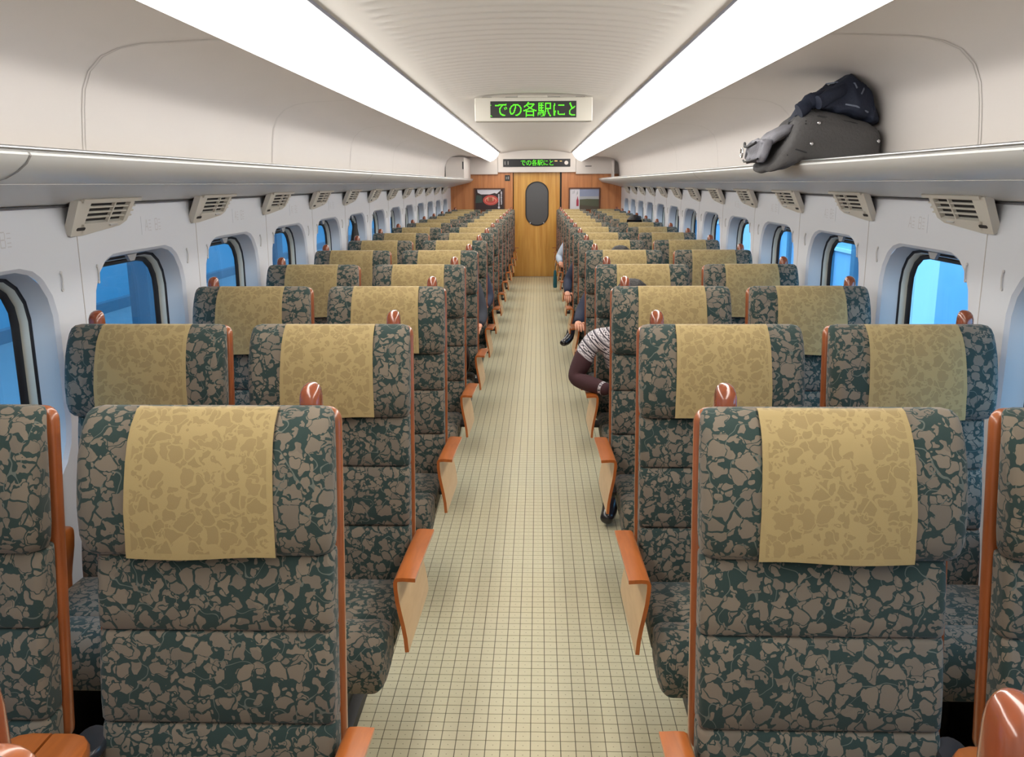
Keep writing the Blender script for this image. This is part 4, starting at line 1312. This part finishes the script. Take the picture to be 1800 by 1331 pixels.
def person(label, J, top, legs, loc, shoes='shoe', hair_drop=.03, tex=None):
    """J: joints in world space; body is one mesh, hair and eyes are children"""
    base = Vector(loc)
    V = {k: Vector(v) - base for k, v in J.items()}
    mid = V['pelvis'].lerp(V['chest'], .5)
    ch = [[(V['pelvis'], (.150, .115)), (mid, (.138, .108)), (V['chest'], (.150, .112)), (V['neck'], .058), (V['head0'], .062), (V['head1'], .090), (V['head2'], .082)]]
    parts = {'arm': [], 'leg': [], 'skin': [], 'shoe': []}
    for q in ('r', 'l'):
        sh, el, wr = V['sh_' + q], V['el_' + q], V['wr_' + q]
        ch.append([(V['chest'], (.150, .112)), (sh, .066), (sh.lerp(el, .5), .056), (el, .049), (el.lerp(wr, .5), .044), (wr, .032)])
        hp, kn, an, to = V['hip_' + q], V['kn_' + q], V['an_' + q], V['toe_' + q]
        ch.append([(V['pelvis'], (.150, .115)), (hp, .088), (hp.lerp(kn, .5), .078), (kn, .062), (kn.lerp(an, .45), .056), (an, .044), (an.lerp(to, .45) + Vector((0, 0, -.02)), (.042, .040)), (to, (.036, .028))])
    me_ = skin_mesh(ch, 2)
    # hands, with separate fingers, joined into the body mesh
    bm = bmesh.new(); bm.from_mesh(me_)
    for q in ('r', 'l'):
        wr = V['wr_' + q]; d = V['hd_' + q]
        d = (Vector(J['hd_' + q]) - Vector(J['wr_' + q])).normalized()
        up = Vector((0, 0, 1)) if abs(d.z) < .8 else Vector((0, 1, 0))
        up = (up - d * up.dot(d)).normalized()
        side = d.cross(up) * (-1 if q == 'r' else 1)
        hc, fg = hand_chains(wr - d * .01, d, up, side)
        for c in hc + fg:
            tmp = skin_mesh([c], 1); bm.from_mesh(tmp); bpy.data.meshes.remove(tmp)
    # nose and ears
    fdir = (V['face'] - V['head1']).normalized()
    sd = fdir.cross(Vector((0, 0, 1))).normalized()
    hc = V['head1'].lerp(V['head2'], .35)
    for c in ([(hc + fdir * .07 + Vector((0, 0, .02)), .012), (hc + fdir * .10 - Vector((0, 0, .018)), .014)], [(hc + sd * .082 + Vector((0, 0, .02)), .014), (hc + sd * .088 - Vector((0, 0, .025)), .012)], [(hc - sd * .082 + Vector((0, 0, .02)), .014), (hc - sd * .088 - Vector((0, 0, .025)), .012)]):
        tmp = skin_mesh([c], 1); bm.from_mesh(tmp); bpy.data.meshes.remove(tmp)
    bm.to_mesh(me_); bm.free()
    names = [top, legs, 'skin', shoes]
    me_.materials.clear()
    for n in names:
        me_.materials.append(M[n])
    segs = [('t', V['pelvis'] + Vector((0, 0, .06)), V['chest']), ('t', V['chest'], V['neck']), ('s', V['neck'] + (V['head0'] - V['neck']) * .55, V['head2'])]
    for q in ('r', 'l'):
        sh, el, wr = V['sh_' + q], V['el_' + q], V['wr_' + q]; hd = V['hd_' + q]
        segs += [('t', V['chest'], sh), ('t', sh, el), ('t', el, wr), ('s', wr + (hd - wr).normalized() * .02, wr + (hd - wr).normalized() * .17)]
        hp, kn, an, to = V['hip_' + q], V['kn_' + q], V['an_' + q], V['toe_' + q]
        segs += [('l', V['pelvis'] - Vector((0, 0, .04)), hp), ('l', hp, kn), ('l', kn, an + (kn - an) * .12), ('h', an, to)]
    idx = {'t': 0, 'l': 1, 's': 2, 'h': 3}
    for p in me_.polygons:
        c = p.center; best = min(((seg_dist(c, a, b_)[0] - (.05 if (k == 't' and a == segs[0][1]) else 0)), k) for k, a, b_ in segs)
        p.material_index = idx[best[1]]; p.use_smooth = True
    if tex:
        uv = me_.uv_layers.new(name='UVMap')
        col = V['neck']
        for p in me_.polygons:
            for li in p.loop_indices:
                co = me_.vertices[me_.loops[li].vertex_index].co
                dv = (co - col)
                v = Vector((dv.x * .75, dv.y * .75, dv.z)).length - .045
                u = math.atan2(dv.y, dv.x) * .16
                for q in ('r', 'l'):
                    if (co - (V['wr_' + q].lerp(V['el_' + q], .22))).length < .062 and abs((co - V['wr_' + q].lerp(V['el_' + q], .22)).dot((V['el_' + q] - V['wr_' + q]).normalized())) < .014:
                        v = 5.2 + v; break
                uv.data[li].uv = (u, max(v, 0))
    t = thing('person', label, 'person', loc)
    obj('body', me_, t)
    # hair cap
    hcx = V['head1'].lerp(V['head2'], .45)

    def hp_(u, v):
        d = Vector((math.cos(u) * math.cos(v), math.sin(u) * math.cos(v), math.sin(v)))
        front = max(0, d.dot(fdir))
        r = .104 + .006 * noise.noise(d * 6)
        p = hcx + Vector((d.x * r * .93, d.y * r * 1.0, d.z * r * 1.06)) + Vector((0, 0, .012)) - fdir * .008
        if front > .25 and d.z < .35:
            p -= fdir * .075 * min(1, (front - .25) * 3)
        if d.z < -.35:
            p.z = hcx.z - .045 + (d.z + .35) * .02
        return p
    obj('hair', blob(hp_, 32, 20).mesh('hair', 'hair', 70), t)
    b = B()
    for e in (-1, 1):
        c = hc + fdir * .083 + sd * .032 * e + Vector((0, 0, .018))
        b.loft([[c + (sd * math.cos(q * math.pi / 4) * 1.4 + Vector((0, 0, 1)) * math.sin(q * math.pi / 4)) * r + fdir * d for q in range(8)] for r, d in ((.007, -.006), (.008, 0), (.005, .004))])
    obj('eyes', b.mesh('eyes', 'eye', 60), t)
    b = B(); c = hc + fdir * .080 - Vector((0, 0, .045))
    b.tube([c - sd * .022, c + fdir * .008, c + sd * .022], .005, 6)
    obj('mouth', b.mesh('mouth', 'p_red', 60), t)
    return t


def sitting(xc, R, s, head=1.14, lean=(0, 0), el_out=None, wr_out=None, hd_out=None, cross=None):
    """default joints for someone in the seat centred at xc, row plane R; 'o' arm is the one towards the aisle"""
    lx, ly = lean
    J = dict(pelvis=(xc, R - .235, .545), chest=(xc + lx * .6, R - .225 + ly * .6, .82), neck=(xc + lx, R - .225 + ly, .945),
             head0=(xc + lx, R - .235 + ly, head - .165), head1=(xc + lx * 1.1, R - .245 + ly, head - .115), head2=(xc + lx * 1.1, R - .235 + ly, head - .075), face=(xc + lx * 1.1, R - .5 + ly, head - .13))
    for q, sg in (('r', -1), ('l', 1)):
        out = (sg == -s)                               # the arm on the aisle side
        J['sh_' + q] = (xc + lx * .7 + sg * .175, R - .225 + ly * .7, .868)
        J['el_' + q] = (xc + sg * .215, R - .30, .66); J['wr_' + q] = (xc + sg * .09, R - .49, .60); J['hd_' + q] = (xc + sg * .02, R - .56, .585)
        if out and el_out: J['el_' + q] = el_out
        if out and wr_out: J['wr_' + q] = wr_out
        if out and hd_out: J['hd_' + q] = hd_out
        J['hip_' + q] = (xc + sg * .09, R - .27, .535); J['kn_' + q] = (xc + sg * .12, R - .69, .545)
        J['an_' + q] = (xc + sg * .12, R - .72, .10); J['toe_' + q] = (xc + sg * .13, R - .88, .035)
        if cross and out:
            J['kn_' + q], J['an_' + q], J['toe_' + q] = cross
    return J


R = rowY(4)
J = sitting(.60, R, 1, head=1.145, lean=(-.075, -.06), el_out=(.232, R - .31, .655), wr_out=(.405, R - .455, .625), hd_out=(.50, R - .50, .60))
J.update(sh_r=(.325, R - .265, .862), kn_r=(.47, R - .68, .53), an_r=(.415, R - .56, .10), toe_r=(.375, R - .725, .04), chest=(.525, R - .255, .80), neck=(.525, R - .28, .935))
person('passenger in a maroon patterned knit sweater leaning into the aisle, fourth row on the right', J, 'nordic', 'trouser_dark', (.60, R, 0), tex=True)
R = rowY(6)
person('passenger in dark navy clothes on the right aisle seat behind the patterned sweater', sitting(.61, R, 1, head=1.165, lean=(.04, 0), el_out=(.365, R - .30, .70), wr_out=(.335, R - .47, .645), hd_out=(.345, R - .60, .635)), 'jacket_navy', 'trouser_navy', (.61, R, 0))
R = rowY(8)
person('passenger on the right with a navy sleeve and bare hand over the armrest, legs crossed', sitting(.60, R, 1, head=1.14, el_out=(.335, R - .24, .70), wr_out=(.325, R - .45, .615), hd_out=(.33, R - .60, .53), cross=((.45, R - .66, .60), (.345, R - .80, .25), (.265, R - .95, .20))), 'jacket_navy', 'trouser_navy', (.60, R, 0))
R = rowY(11)
person('passenger in a pale blue shirt on the right, arm at the aisle', sitting(.60, R, 1, head=1.13, el_out=(.318, R - .26, .68), wr_out=(.335, R - .44, .625), hd_out=(.36, R - .60, .60)), 'shirt_blue', 'trouser_dark', (.60, R, 0))
R = rowY(10)
person('black-haired passenger in a far right window seat, only the hair showing', sitting(1.20, R, 1, head=1.245, el_out=(1.0, R - .30, .70), wr_out=(1.08, R - .49, .62), hd_out=(1.1, R - .6, .60)), 'jacket_char', 'trouser_dark', (1.20, R, 0))
R = rowY(6)
person('passenger in charcoal clothes on the left aisle seat, sixth full row', sitting(-.60, R, -1, head=1.13, el_out=(-.375, R - .30, .68), wr_out=(-.385, R - .46, .625), hd_out=(-.42, R - .60, .60)), 'jacket_char', 'trouser_dark', (-.60, R, 0))
R = rowY(7)
person('passenger in navy clothes on the left aisle seat, seventh full row', sitting(-.61, R, -1, head=1.12, el_out=(-.38, R - .30, .67), wr_out=(-.40, R - .46, .62), hd_out=(-.44, R - .60, .60)), 'jacket_navy', 'trouser_navy', (-.61, R, 0))
